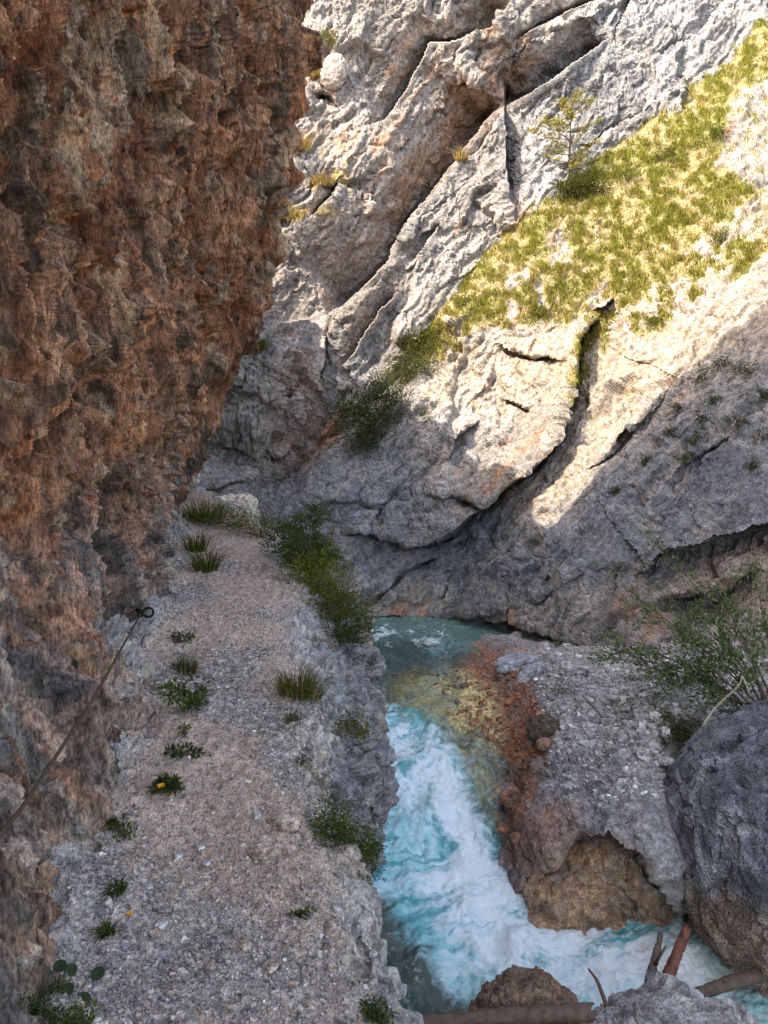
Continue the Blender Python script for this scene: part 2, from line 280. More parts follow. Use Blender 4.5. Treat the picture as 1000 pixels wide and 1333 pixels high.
c2 = mix(c2, BROWN, .8*soft(WX2, WY2, [(510,215),(560,185),(590,110),(640,75),(690,30),(700,110),(640,150),(560,250),(515,310),(500,290)], 14).ravel()*sm(-.7,.1,g2_+.3*h2))
c2 = mix(c2, [.26,.22,.20], .6*soft(WX2, WY2, [(330,330),(400,280),(500,250),(530,280),(470,360),(420,415),(330,430)], 20).ravel())
c2 = mix(c2, [.25,.19,.155], .7*soft(WX2, WY2, [(340,460),(400,480),(400,600),(340,620)], 18).ravel())
c2 = mix(c2, RUST*1.15, .7*soft(WX2, WY2, [(400,560),(440,530),(440,575),(390,600),(370,580)], 10).ravel())
c2 = mix(c2, OCHRE, .8*sm(.2,.45,(fbm(np.stack([X2.ravel()/22, Y2.ravel()/22, X2.ravel()*0], -1), 3, 91)))*soft(WX2, WY2, [(370,170),(440,190),(460,240),(400,330),(360,340)], 20).ravel())
structure(mesh('far_cliff', G2d.reshape(-1,3), grid_faces(*X2.shape), M_WALL, c2))
# ------------------------------------------------------------------ LEFT CLIFF (brown overhang beside the path)
XL = -350
rows = [  # photo row, right edge, depths at (-350,-100,0,100,200,260,310,350,385,edge)
 (-350,430,[3.4,4.0,4.5,5.4,6.6,7.6,8.6,9.6,10.4,11.2]),(-180,432,[3.4,4.0,4.5,5.5,6.7,7.7,8.7,9.7,10.5,11.2]),(0,420,[3.4,4,4.6,5.6,6.9,7.9,8.8,9.8,10.6,11.2]),(130,386,[3.35,4,4.6,5.7,7.1,8.2,9.2,10.2,11.3]),(250,368,[3.3,4,4.6,5.8,7.4,8.6,9.9,11.0,11.6]),
 (370,348,[3.2,3.95,4.6,5.9,7.8,9.1,10.7,11.9,12]),(450,312,[3.2,3.9,4.5,6.0,8.2,10.0,12.2]),(560,274,[3.1,3.85,4.4,6.0,8.6,11.8,12.6]),(640,246,[3.1,3.8,4.3,6.0,9.2,13.2]),(680,240,[3.0,3.75,4.2,6.0,9.5,13.5]),
 (720,226,[3.0,3.7,4.05,5.8,8.8,11.4]),(760,214,[2.95,3.6,3.95,5.6,8.6,9.6]),(850,203,[2.9,3.5,3.8,5.0,7.2,7.3]),(950,196,[2.8,3.3,3.55,4.6,5.7]),(1040,150,[2.7,3.1,3.3,4.2,4.8]),(1150,112,[2.5,2.8,2.95,3.85]),(1250,55,[2.3,2.55,2.75,3.15]),(1400,-20,[2.0,2.2,2.4])]
XD = [-350,-100,0,100,200,260,310,350,385]
fr = np.array([0,.14,.28,.4,.5,.6,.69,.77,.84,.9,.95,.98,1.])
RW = []
for (y, xe, ds) in rows:
    xk = [x for x in XD if x < xe-4][:len(ds)-1]; dk = ds[:len(xk)] + [ds[-1]]; xk = xk + [xe]
    px = XL + fr*(xe-XL); P = at(px, np.full(len(px), y), np.interp(px, xk, dk)); e = P[-1]; a = P[0]
    bk = np.array([[-3.6,-14,a[2]],[-3.3,-4,a[2]],[-3.15,1.0,a[2]]])
    if y < 690: nx = e + np.array([[-.6,.7,0],[-1.9,2.0,0],[-3.4,4.4,0],[-5.2,8.5,0],[-7,14,0]])
    else: nx = e + np.array([[.12,.1,-.3],[.2,.15,-.8],[.2,.15,-1.6],[.2,.15,-2.4],[.2,.15,-3.0]])
    RW.append(np.concatenate([bk, P, nx]))
RW = np.array(RW)
# ridge line above the frame: its height is read off where the shade ends on the opposite wall
bpx = [(300,520),(400,520),(440,510),(500,512),(560,565),(620,596),(680,635),(700,690),(716,702),(740,672),(780,622),(815,580),(850,540),(900,480),(950,440),(1000,405),(1080,350),(1200,300)]
sh = S[:2]/np.linalg.norm(S[:2]); kz = S[2]/np.linalg.norm(S[:2]); RH = []
for (bx, by) in bpx:
    j = int(round((max(bx,440)-296)/2)); i = int(round((by+80)/2)); Pb = G1[i, j] + np.array([0,0,0 if bx >= 440 else 1.]); RH.append((float(Pb[0]*sh[1]-Pb[1]*sh[0] + (0 if bx >= 440 else (440-bx)*.03*(1 if True else 0))), float(Pb[2]-kz*(Pb[:2]@sh)), bx))
RH.sort(); print('RIDGE', [(round(a_,1), round(b_,1), c_) for a_, b_, c_ in RH])
rc = np.array([r[0] for r in RH]); ra = np.array([r[1] for r in RH])
def limit(V): c_ = V[...,0]*sh[1]-V[...,1]*sh[0]; return np.interp(c_, rc, ra, left=ra[0]+0*(c_[...,None].max() if False else 0)) + kz*(V[...,:2]@sh)
ry = np.array([r[0] for r in rows], float)
tv = np.interp(np.arange(-350, 1400, 2.0), ry, np.arange(len(ry)))
seg = [6, 8, 12] + [50,50,50,40,40,40,40,34,34,22,22,18] + [16, 16, 24, 24, 24]
tu = np.concatenate([np.linspace(i, i+1, n, endpoint=False) for i, n in enumerate(seg)] + [[len(seg)]])
GA = catmull(RW, tv); GA = catmull(GA.transpose(1,0,2), tu).transpose(1,0,2); GA = blur(GA, 12)
nA = normals(blur(GA, 8)); nA *= np.sign((nA*np.array([1.,-.3,0])).sum(-1, keepdims=True))
p = GA.reshape(-1, 3)
lean = p + np.outer(p[:,2], [-.35, .10, 0])       # streaks lean with the overhang
w = np.stack([fbm(p*np.array([.9,.9,.28]), 3, 140+i) for i in range(3)], -1)*.25
q = (lean + w)*np.array([.14,1,.20])
shp = GA.shape[:2]; bl = lambda v, n: blur(v.reshape(shp), n).ravel()
a, ca, ea = blocks(q/.8, 101, .8, .6); b, cb, eb = blocks(q/.30+3, 102, 1., .9); c, cc, ec = blocks(q/.12+5, 103, 1.1, 1.); e, ce, ee = blocks((lean*np.array([.15,1,.4])+.3*w)/.055, 104, 1.2, 1.)
g0 = fbm(q*1.3, 3, 162); low = fbm(p*.45, 3, 160); pk = fbm(q*np.array([1,1,2.0])*2.0, 4, 150); rd = ridged(q*1.7, 4, 155); drip = ridged(q*4.2, 4, 165); dr2 = ridged(q*10., 3, 167); dr3 = ridged((lean+.4*w)*np.array([2.,24,5.]), 3, 169); pk2 = fbm(q*np.array([1,1,1.6])*7, 3, 152)
base = sm(7.6-1.6, 7.6+.6, p[:,2] + .5*low)         # 0 near the foot, 1 in the overhang
qs_ = (lean + w*.8)*np.array([.10,1,.13]); slot = lambda f_, s_, t_: np.exp(-(fbm(qs_*f_, 2, s_)/t_)**2)*sm(-.25,.3,fbm(qs_*f_*np.array([.6,.6,2.2]), 2, s_+5))
def vb(v, n):
    v = v.reshape(shp)
    for _ in range(n): P_ = np.pad(v, [(1,1),(0,0)], mode='edge'); v = .25*P_[:-2]+.5*P_[1:-1]+.25*P_[2:]
    return v.ravel()
dA = .13*bl(a,4) + .12*vb(b,6) + .075*vb(c,5) + .022*vb(e,3) + .10*(rd-.35) + .20*(drip-.35) + .17*(dr2-.35) + .08*(dr3-.35) - .45*sm(.16,.42,pk)*(.3+.7*sm(-.3,.4,low)) - .16*sm(.12,.4,pk2) + .16*low - .50*slot(1.3,171,.10) - .36*slot(3.2,181,.10) - .18*slot(7.5,191,.12)
dist = np.linalg.norm(p-np.array([0,0,CAMZ]), axis=1); dA *= np.clip(.50 + dist/14, .5, 1.2)
dA = dA.reshape(shp)
dA = blur(dA, 2) + (np.clip(.50 + dist/14, .5, 1.2)*(.085*(dr3-.35) + .07*vb(c,2) + .03*vb(e,1) + .05*(dr2-.35))).reshape(shp)
for _ in range(1): P_ = np.pad(dA, [(1,1),(0,0)], mode='edge'); dA = .25*P_[:-2]+.5*P_[1:-1]+.25*P_[2:]
dA[:, -sum(seg[-5:])-1:] *= np.linspace(1,.3,40)[np.minimum(np.arange(sum(seg[-5:])+1), 39)]
dA = (dA - .05).ravel()
GAd = GA + nA*dA.reshape(GA.shape[:2])[..., None]
f = fbm(p*.55, 4, 170); g = fbm(q*2.5, 4, 175); h = fbm(qs_*7, 4, 180); k = fbm(q*.8, 3, 185)
cA = mix([.30,.142,.08], [.55,.31,.185], sm(-.4,.4,.6*g+.7*h+.2*f)); cA = mix(cA, [.40,.165,.085], .45*sm(.1,.7,k+.4*h)); cA = mix(cA, [.085,.055,.038], .85*sm(.02,.36,h+.5*g-.3*f))
cA = mix(cA, [.56,.40,.27], .75*sm(.2,.5,h-.4*f+.2*k))
foot = 1-sm(7.6-2.0, 7.6-.3, p[:,2] + .9*f + .35*h); near = sm(10,5,dist)
cA = mix(cA, mix([.33,.30,.28], [.13,.14,.165], sm(-.2,.3,g+.4*h)), .85*foot*sm(-.5,.25,h+k+.25))
cA = mix(cA, [.42,.34,.27], .6*(1-sm(7.6-2.7,7.6-1.7,p[:,2]+.3*f)))
stain = np.clip(.75*slot(1.1,201,.13) + .6*slot(2.7,211,.12), 0, 1)*sm(-.35,.25,f+.3*k); cA = mix(cA, [.075,.058,.048], .72*stain); cA = mix(cA, [.06,.045,.036], .7*np.clip(slot(5.5,221,.07)+slot(9.,231,.06),0,1)*sm(-.2,.3,g+.3*f))
cA = cA*(1.2+.55*(cb-.5)+.6*(cc-.5)+.35*(ce-.5))[:,None]; cA = mix(cA, cA*np.array([1.08,.95,.88]), sm(.3,.8,cc))
# rows above the frame up to the ridge, hidden columns cut down to it
nr, nc = GA.shape[:2]; T = GAd[0].copy(); jg = .75*fbm(T*np.array([.9,.9,0]), 4, 190, .65); Tz = np.clip(limit(T) + jg, 5, 34)
hid = np.arange(nc) >= nc-1-sum(seg[-5:])
GAd[..., 2] = np.where(hid[None], np.minimum(GAd[..., 2], np.maximum(limit(GAd) + jg[None], 5)), GAd[..., 2])
ext = []
for k_ in range(1, 13):
    r_ = T.copy(); r_[:,2] = np.where(Tz > T[:,2], T[:,2] + (Tz-T[:,2])*k_/12, GAd[0][:,2]); r_[:,0] -= .03*k_; ext.append(r_)
r_ = ext[-1].copy(); r_[:,:2] += sh*16; r_[:,2] += 1; ext.append(r_)
GF = np.concatenate([np.array(ext[::-1]), GAd]); CF = np.concatenate([np.tile(cA.reshape(nr, nc, 3)[:1], (len(ext),1,1)), cA.reshape(nr, nc, 3)])
structure(mesh('overhanging_cliff', GF.reshape(-1,3), grid_faces(*GF.shape[:2]), M_TUFA, CF.reshape(-1,3)))
# ------------------------------------------------------------------ PATH LEDGE: stations by depth along the view
PZ = 2.6
def prow(d): return 667 + 960*((PZ/d) - .1736)/.985
stn = [ # depth, toe px, gravel edge px, outer silhouette px
 (1.2,-300,900,1150),(2.0,-60,620,760),(2.6,20,500,640),(3,62,440,575),(3.5,95,428,528),(4,120,412,496),(4.5,140,388,468),(5,165,380,470),(6,196,376,496),(7,205,362,490),(8,212,350,486),(9,218,344,480),(10,224,342,470),(11,232,340,450),(12,238,334,418),(13,243,342,388),(14,243,322,366),(15,238,300,345),(16.5,200,265,320),(18,150,220,290)]
LR_ = []
for (d, tx, gx, ox) in stn:
    y = prow(d); dp = PZ - max(0, d-11)*.03
    X = lambda px: (px-500)/F*d
    yw = d*cp - (y-666.5)/F*d*sp
    t, g_, o_ = X(tx), X(gx), X(ox); z = CAMZ - dp
    k = min(1, d/5)
    uc = float(sm(3.9,4.9,d)*(1-.75*sm(8.5,10.5,d))); LR_.append([[t-1.9,yw-.4,z+.6],[t-1.0,yw-.2,z+.36],[t-.45,yw,z+.18],[t,yw,z+.05],[t+.3*(g_-t),yw,z],[t+.7*(g_-t),yw,z-.02],[g_,yw,z-.06],[.5*(g_+o_)-.02,yw,z-.22],[o_-.10*k,yw,z-.5*k],[o_-.0,yw,z-.9],[o_+.04-.14*uc,yw,z-1.35],[o_+.05-.5*uc,yw,z-2.0],[o_-.8*uc,yw,z-3.0],[o_-.1-.8*uc,yw,z-4.6],[o_-.6*uc,yw,z-5.8]])
LR_ = np.array(LR_); dst = np.array([s[0] for s in stn])
dd = [1.2]
while dd[-1] < 18: dd.append(dd[-1]*1.0045 + .0005)
tv = np.interp(dd, dst, np.arange(len(dst)))
segB = [20,36,44,60,80,60,44,50,44,40,36,30,30,30]
tu = np.concatenate([np.linspace(i, i+1, n, endpoint=False) for i, n in enumerate(segB)] + [[len(segB)]])
GB = catmull(LR_, tv); GB = catmull(GB.transpose(1,0,2), tu).transpose(1,0,2)
GB[:, int(np.searchsorted(tu, 7)):, 0] += (.22*fbm(np.stack([dd, np.zeros(len(dd)), np.zeros(len(dd))], -1)*1.5, 5, 201, .6))[:, None]
nB = normals(GB); nB *= np.sign((nB*np.array([.7,0,1.])).sum(-1, keepdims=True))
p = GB.reshape(-1, 3); U = np.tile(tu, len(dd)); DD = np.repeat(dd, len(tu))
rk = np.maximum(sm(5.8,6.9,U + .5*fbm(p*1.4, 3, 205)), .85*sm(3.35,2.75,U+.45*fbm(p*1.7,3,206)))   # bare rock share
w = np.stack([fbm(p*1.5, 3, 210+i) for i in range(3)], -1)*.12; q = p + w
a, ca, ea = blocks(q/.5, 211, .9, .6); b, cb, eb = blocks(q/.19+2, 212, 1., .9); c, cc, ec = blocks(q/.075+2, 213, 1.1, 1.); e, ce, ee = blocks(q/.033+1, 214, 1.1, 1.)
und = fbm(p*1.6, 4, 220); fine = fbm(p*14, 3, 222)
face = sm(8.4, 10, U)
dB = rk*(.16*a + .10*b + .045*c - .06*np.exp(-(eb/.07)**2) + .10*(ridged(q*2., 4, 225)-.35)) + face*(.30*fbm(p*.8,3,226)) + (1-rk)*(.05*und + .012*c + .012*e + .01*fine) + .008*e*rk
dB = np.where(U > 6.5, blur(dB.reshape(GB.shape[:2]), 1).ravel(), dB)
GBd = GB + nB*dB.reshape(GB.shape[:2])[..., None]
f = fbm(p*.9, 4, 230); g = fbm(p*4, 4, 233); h = fbm(p*18, 3, 236)
cB = mix([.37,.265,.205], [.45,.335,.26], sm(-.4,.4,f+.3*g)); grv = sm(-.05,.45, fbm(p*np.array([.9,.6,1]), 3, 238) + .35*sm(4.6,3.2,DD) - .25*sm(5,7,DD) + .2*g)
cB = mix(cB, [.36,.325,.305], .75*grv); cB = mix(cB, [.47,.345,.265], .6*(1-grv)*sm(-.2,.4,g-f)); cB = mix(cB, [.24,.175,.14], .4*sm(.05,.45,h))
rkc = mix([.41,.365,.325], [.30,.285,.28], sm(-.3,.3,f+g)); rkc = mix(rkc, [.17,.165,.17], .85*np.maximum(face, sm(6.8,7.5,U+.4*g)*sm(4.6,5.2,DD))); rkc = mix(rkc, [.40,.29,.21], .5*sm(.1,.5,g-f)*(1-face))  # outer face and rim: wet rock and shade both mixed into a darker colour
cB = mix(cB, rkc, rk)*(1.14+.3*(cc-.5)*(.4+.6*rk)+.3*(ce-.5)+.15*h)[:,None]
fB = grid_faces(*GB.shape[:2]); cut = int(np.searchsorted(tu, 6.6)); col_i = np.tile(np.arange(len(tu)-1), len(dd)-1)
jag = (cut + 14*fbm(np.stack([np.array(dd)*2.2, np.zeros(len(dd)), np.zeros(len(dd))], -1), 4, 240))[:-1].astype(int)
isp = (col_i < np.repeat(jag, len(tu)-1))
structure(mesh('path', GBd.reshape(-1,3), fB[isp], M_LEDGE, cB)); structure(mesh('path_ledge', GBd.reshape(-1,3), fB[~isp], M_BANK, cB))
def path_pt(px, d):             # surface of the ledge at a photo column and depth
    i = int(np.argmin(np.abs(np.array(dd)-d))); row = GBd[i]; u = (px-500)/F*d
    lim = int(np.searchsorted(tu, 9.2)); j = int(np.argmin(np.abs(row[:lim,0]-u))); return row[j]
# ------------------------------------------------------------------ RIGHT BANK: rubble, rust-red shallows, arched bedrock
Zs = [(560,860,-6.85),(600,842,-6.78),(640,832,-6.6),(660,838,-6.35),(700,826,-6.5),(800,826,-5.82),(900,826,-5.25),(1000,826,-4.88),(1150,826,-4.2),(700,842,-6.33),(760,852,-6.06),(820,858,-5.8),(900,868,-5.4),(1000,866,-5.15),(1150,866,-4.6),(480,870,-7.1),(480,830,-7.2),(560,832,-7.0),(520,850,-6.95),(520,930,-7.05),(540,900,-6.85),(480,960,-7.6),(560,960,-7.05),(500,1020,-8),(560,1060,-8),(600,990,-7.25),(600,1100,-8.2),(560,1200,-8.6),
 (600,900,-6.72),(620,945,-6.8),(650,890,-6.5),(670,930,-6.6),(690,900,-6.25),(700,945,-6.4),(720,960,-6.2),(740,880,-5.85),(780,940,-5.85),(760,900,-5.75),(860,905,-5.25),(850,960,-5.45),(1000,925,-5.0),(1150,925,-4.4),(650,985,-6.95),(630,1030,-7.2),(668,1010,-7.0),(690,1030,-6.75),(700,990,-6.55),(760,1000,-6.2),(850,1010,-5.75),(640,1085,-7.35),(665,1080,-7.1),(700,1080,-6.65),(780,1045,-6.15),(860,1065,-5.9),(930,1000,-6.15),
 (655,1130,-7.5),(690,1150,-7.25),(705,1205,-7.5),(680,1190,-7.75),(750,1215,-7.5),(760,1150,-6.95),(820,1150,-6.8),(880,1130,-6.3),(850,1205,-7.45),(890,1205,-7.5),(940,1150,-7.7),(740,1270,-8.4),(850,1270,-8.4),(950,1280,-8.2),(1000,1310,-8.2),(1000,1150,-8.0),(1000,1230,-8.3),(1100,1250,-8.4),(620,1270,-8.8),(1150,1100,-7.4),(1150,1000,-6.4),(950,1230,-8.2)]
ctrl3 = [(x, y, z/(-sp - (y-666.5)/F*cp)) for x, y, z in Zs]
F3 = [st_([(700,1150),(725,1120),(752,1085),(790,1080),(830,1110),(870,1160),(895,1212)], -.34, 40, .18, 35), gr_([(690,1165),(730,1150),(770,1110),(790,1085)], .12, 7, .05, .05, 12), gr_([(640,1040),(660,1060),(672,1110)], .3, 12), gr_([(655,1000),(680,1030),(690,1000)], .15, 8),
 st_([(645,1100),(680,1165),(708,1205)], -.2, 14, .1, 25), gr_([(760,1050),(765,1010),(790,985)], .06, 5), gr_([(800,1060),(815,1020),(850,990)], .06, 5), gr_([(690,845),(760,862),(850,872)], .12, 8)]
X3, Y3, WX3, WY3, G3 = sheet(470, 1150, 826, 1330, 2, ctrl3, F3, 6, .5)
n3 = normals(blur(G3, 6)); n3 *= np.sign(-(n3*(G3-np.array([0,0,CAMZ]))).sum(-1, keepdims=True))
p = G3.reshape(-1, 3); w = np.stack([fbm(p*1.5, 3, 310+i) for i in range(3)], -1)*.15; q = p + w
a, ca, ea = blocks(q/.7, 311, .9, .6); b, cb, eb = blocks(q/.26+2, 312, 1.1, .9); c, cc, ec = blocks(q/.11+2, 313, 1.2, 1.)
rub = soft(WX3, WY3, [(690,840),(1100,850),(1100,960),(870,960),(830,990),(740,985),(700,930),(690,890)], 15).ravel(); red = soft(WX3, WY3, [(500,880),(560,840),(640,838),(690,850),(700,900),(720,960),(712,1000),(725,1090),(690,1130),(640,1110),(620,1010),(540,960)], 18).ravel()
G3d = G3 + n3*(.16*a + .07*b*(.4+.6*rub) + .03*c*(.3+.7*rub) + .07*(ridged(q*1.4, 4, 320)-.35) + .10*(ridged((p+w*.6)@np.array([[1,0,0],[0,.35,0],[0,0,1.]])*2.2, 4, 322)-.35) - .02*np.exp(-(ea/.04)**2)).reshape(X3.shape)[..., None]
f = fbm(p*.8, 4, 330); g = fbm(p*3.2, 4, 333); h = fbm(p*10, 3, 336)
c3 = mix([.30,.285,.285], [.40,.37,.35], sm(-.3,.4,f+.5*g)); c3 = mix(c3, [.43,.395,.37], .7*rub)
c3 = mix(c3, mix([.36,.14,.065], [.22,.12,.075], sm(-.3,.3,g)), np.clip(red*1.0*sm(-.7,-.1,f+.6*h+.1),0,1)*.9)
sho = soft(WX3, WY3, [(470,880),(560,855),(640,900),(650,960),(640,1100),(560,1000),(480,1000)], 15).ravel()
c3 = mix(c3, mix([.80,.66,.33], [.42,.29,.13], sm(.0,.5,g+.5*h)), .9*sho)
wet = soft(WX3, WY3, [(640,990),(690,1000),(700,1080),(690,1140),(720,1205),(690,1215),(640,1100)], 10).ravel()
c3 = mix(c3, [.17,.10,.07], .8*wet*sm(-.4,.2,g+f))
c3 = mix(c3, mix([.50,.30,.17], [.36,.255,.18], sm(-.2,.4,g)), .9*soft(WX3, WY3, [(700,1110),(752,1088),(800,1088),(850,1130),(890,1200),(890,1230),(690,1240),(680,1160)], 14).ravel())
c3 = mix(c3, [.40,.24,.18], .55*soft(WX3, WY3, [(690,1050),(760,1040),(760,1085),(700,1130)], 14).ravel())
c3 = mix(c3, [.10,.10,.045], .8*soft(WX3, WY3, [(845,915),(900,925),(905,960),(880,1000),(850,960)], 12).ravel()*sm(-.4,.1,g))
c3 = c3*(1.0+.3*(cb-.5)+.3*(cc-.5)+.2*h)[:,None]
structure(mesh('river_bank', G3d.reshape(-1,3), grid_faces(*X3.shape), M_BANK, c3))
# ------------------------------------------------------------------ RIVER
def wz(x, y): return CAMZ + np.interp(y, [5,7.5,9,10.6,12.4,14.6,18,23,30], [-7.75,-7.68,-7.5,-7.3,-6.98,-6.72,-6.62,-6.5,-6.4])
xs = np.arange(-3.2, 7.5, .022); ys = np.concatenate([np.arange(5.5, 14, .022), np.arange(14, 24, .04)]); XW, YW = np.meshgrid(xs, ys)
p = np.stack([XW.ravel(), YW.ravel(), np.zeros(XW.size)], -1)
# flow: down the gorge, then turning right in the pool
ang = np.interp(p[:,1], [7,8.6,10.5,30], [1.05,.75,.15,.0]); fl = np.stack([p[:,0]*np.cos(ang)+p[:,1]*np.sin(ang), -p[:,0]*np.sin(ang)+p[:,1]*np.cos(ang), p[:,2]], -1)
w = np.stack([fbm(p*.9, 3, 400+i) for i in range(3)], -1)*.5
q = (fl+w)*np.array([1.,.55,1]); n_a = fbm(q*1.1, 5, 410, .55); n_b = ridged(q*2.6, 5, 420, .6); n_c = fbm(q*7, 4, 430); n_d = ridged(q*np.array([1.6,.5,1])*5, 4, 440)
turb = sm(15.5,13.6,p[:,1])*1.0 + .35*sm(19,21,p[:,1]); turb = np.clip(turb, .12, 1)
n_s = fbm(p*np.array([1,.8,1])*1.5, 2, 450); n_f = fbm(p*9, 3, 455)
Zw = wz(p[:,0], p[:,1]) + turb*(.15*n_s + .045*fbm(p*3.6,3,460) + .022*n_f) + .006*n_f
VW = np.stack([p[:,0], p[:,1], Zw], -1)
# where the pool is calm and dark (under the ledge) and where the bed is shallow
fw = np.array([p[:,0], p[:,1]]).T
def pxw(V): r = V-np.array([0,0,CAMZ]); d = r[:,1]*cp - r[:,2]*sp; return 500+F*r[:,0]/d, 666.5+F*(-(r[:,1]*sp+r[:,2]*cp))/d
Qx, Qy = pxw(VW); Qx = Qx.reshape(XW.shape); Qy = Qy.reshape(XW.shape); jx = (Qx + 16*n_a.reshape(XW.shape)); jy = Qy + 16*n_c.reshape(XW.shape)
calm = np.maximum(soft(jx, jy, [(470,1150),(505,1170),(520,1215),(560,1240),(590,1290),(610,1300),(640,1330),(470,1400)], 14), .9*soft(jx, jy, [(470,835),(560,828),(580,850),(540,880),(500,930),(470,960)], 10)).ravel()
shal = soft(jx, jy, [(500,880),(560,858),(620,838),(700,860),(700,1000),(650,1120),(625,1060),(600,985),(560,935),(510,920)], 16).ravel()
spine = soft(jx, jy, [(505,950),(560,945),(610,1010),(640,1080),(680,1150),(720,1200),(800,1215),(900,1225),(990,1290),(900,1290),(760,1290),(660,1290),(600,1240),(560,1170),(590,1100),(560,1060),(500,1050),(495,1000)], 34).ravel()
foam = np.clip((.12 + .66*spine) + .38*n_a + .22*n_c + .30*(n_d-.45), 0, 1)*np.clip(turb*1.1,0,1)
foam = foam*(1-.96*calm)*(1-.85*shal) + .2*calm*sm(.55,.85,n_d+.3*n_a) + .25*shal*sm(.5,.7,n_d+.2*n_a)
up = soft(jx, jy, [(480,822),(580,824),(585,838),(520,840),(480,836)], 5).ravel(); foam = np.clip(np.maximum(foam, .5*up*sm(-.2,.5,n_c+n_a)) + .16*sm(17,18.5,p[:,1])*sm(.0,.5,n_d-.35+.3*n_c), 0, 1)
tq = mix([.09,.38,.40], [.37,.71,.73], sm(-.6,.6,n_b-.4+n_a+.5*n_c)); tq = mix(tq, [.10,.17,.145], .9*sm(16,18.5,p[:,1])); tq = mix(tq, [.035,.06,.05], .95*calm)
cW = tq; opq = np.clip(np.maximum(1-.93*shal, foam), 0, 1)*np.clip(1-.15*calm,0,1)
m, nt, out = mat('river_water'); L = nt.links.new
bs = N(nt, 'ShaderNodeBsdfPrincipled', Roughness=.18); bs.inputs['IOR'].default_value = 1.33
a1 = N(nt, 'ShaderNodeAttribute', attribute_name='Col'); a2 = N(nt, 'ShaderNodeAttribute', attribute_name='opaque'); a3 = N(nt, 'ShaderNodeAttribute', attribute_name='foam')
tcf = N(nt, 'ShaderNodeTexCoord'); nf = N(nt, 'ShaderNodeTexNoise', Scale=3.2, Detail=12., Roughness=.66, Distortion=.9); L(tcf.outputs['Object'], nf.inputs['Vector'])
nf2 = N(nt, 'ShaderNodeTexNoise', Scale=20., Detail=10., Roughness=.76, Distortion=.6); L(tcf.outputs['Object'], nf2.inputs['Vector'])
ad = N(nt, 'ShaderNodeMath', operation='MULTIPLY_ADD'); ad.inputs[1].default_value = 1.15; L(nf.outputs[0], ad.inputs[0]); L(a3.outputs['Fac'], ad.inputs[2])
ad2 = N(nt, 'ShaderNodeMath', operation='MULTIPLY_ADD'); ad2.inputs[1].default_value = 1.1; L(nf2.outputs[0], ad2.inputs[0]); L(ad.outputs[0], ad2.inputs[2])
fr2 = N(nt, 'ShaderNodeMapRange', interpolation_type='SMOOTHSTEP'); fr2.inputs[1].default_value = 1.2; fr2.inputs[2].default_value = 1.95; L(ad2.outputs[0], fr2.inputs[0])
cm = N(nt, 'ShaderNodeMixRGB'); cm.inputs[2].default_value = (.84,.90,.91,1); L(fr2.outputs[0], cm.inputs[0]); L(a1.outputs['Color'], cm.inputs[1]); L(cm.outputs[0], bs.inputs['Base Color']); rr = N(nt, 'ShaderNodeMapRange'); rr.inputs[3].default_value = .12; rr.inputs[4].default_value = .75; L(a3.outputs['Fac'], rr.inputs[0]); L(rr.outputs[0], bs.inputs['Roughness'])
tr = N(nt, 'ShaderNodeBsdfTransparent'); tr.inputs[0].default_value = (.95,.97,.90,1); gl = N(nt, 'ShaderNodeBsdfGlossy', Roughness=.12); fr_ = N(nt, 'ShaderNodeFresnel', IOR=1.33)
m1 = N(nt, 'ShaderNodeMixShader'); L(fr_.outputs[0], m1.inputs[0]); L(tr.outputs[0], m1.inputs[1]); L(gl.outputs[0], m1.inputs[2])
m2 = N(nt, 'ShaderNodeMixShader'); L(a2.outputs['Fac'], m2.inputs[0]); L(m1.outputs[0], m2.inputs[1]); L(bs.outputs[0], m2.inputs[2]); L(m2.outputs[0], out.inputs[0])
tc = N(nt, 'ShaderNodeTexCoord'); nz = N(nt, 'ShaderNodeTexNoise', Scale=14., Detail=6., Roughness=.65); L(tc.outputs['Object'], nz.inputs['Vector']); b_ = N(nt, 'ShaderNodeBump', Strength=.6, Distance=.07); L(nz.outputs[0], b_.inputs['Height'])
for n_ in (bs, gl, fr_): L(b_.outputs[0], n_.inputs['Normal'])
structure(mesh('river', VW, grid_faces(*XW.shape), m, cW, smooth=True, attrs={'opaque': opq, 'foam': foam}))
# river bed, one sheet under everything
xb = np.arange(-30, 60, .5); yb = np.arange(-20, 60, .5); XB, YB = np.meshgrid(xb, yb); VB = np.stack([XB.ravel(), YB.ravel(), -1.6 + .2*fbm(np.stack([XB.ravel(), YB.ravel(), XB.ravel()*0], -1)*.4, 2, 470) + 0*XB.ravel()], -1)
structure(mesh('river_bed', VB, grid_faces(*XB.shape), M_BANK, np.tile([.12,.11,.09], (len(VB),1))))
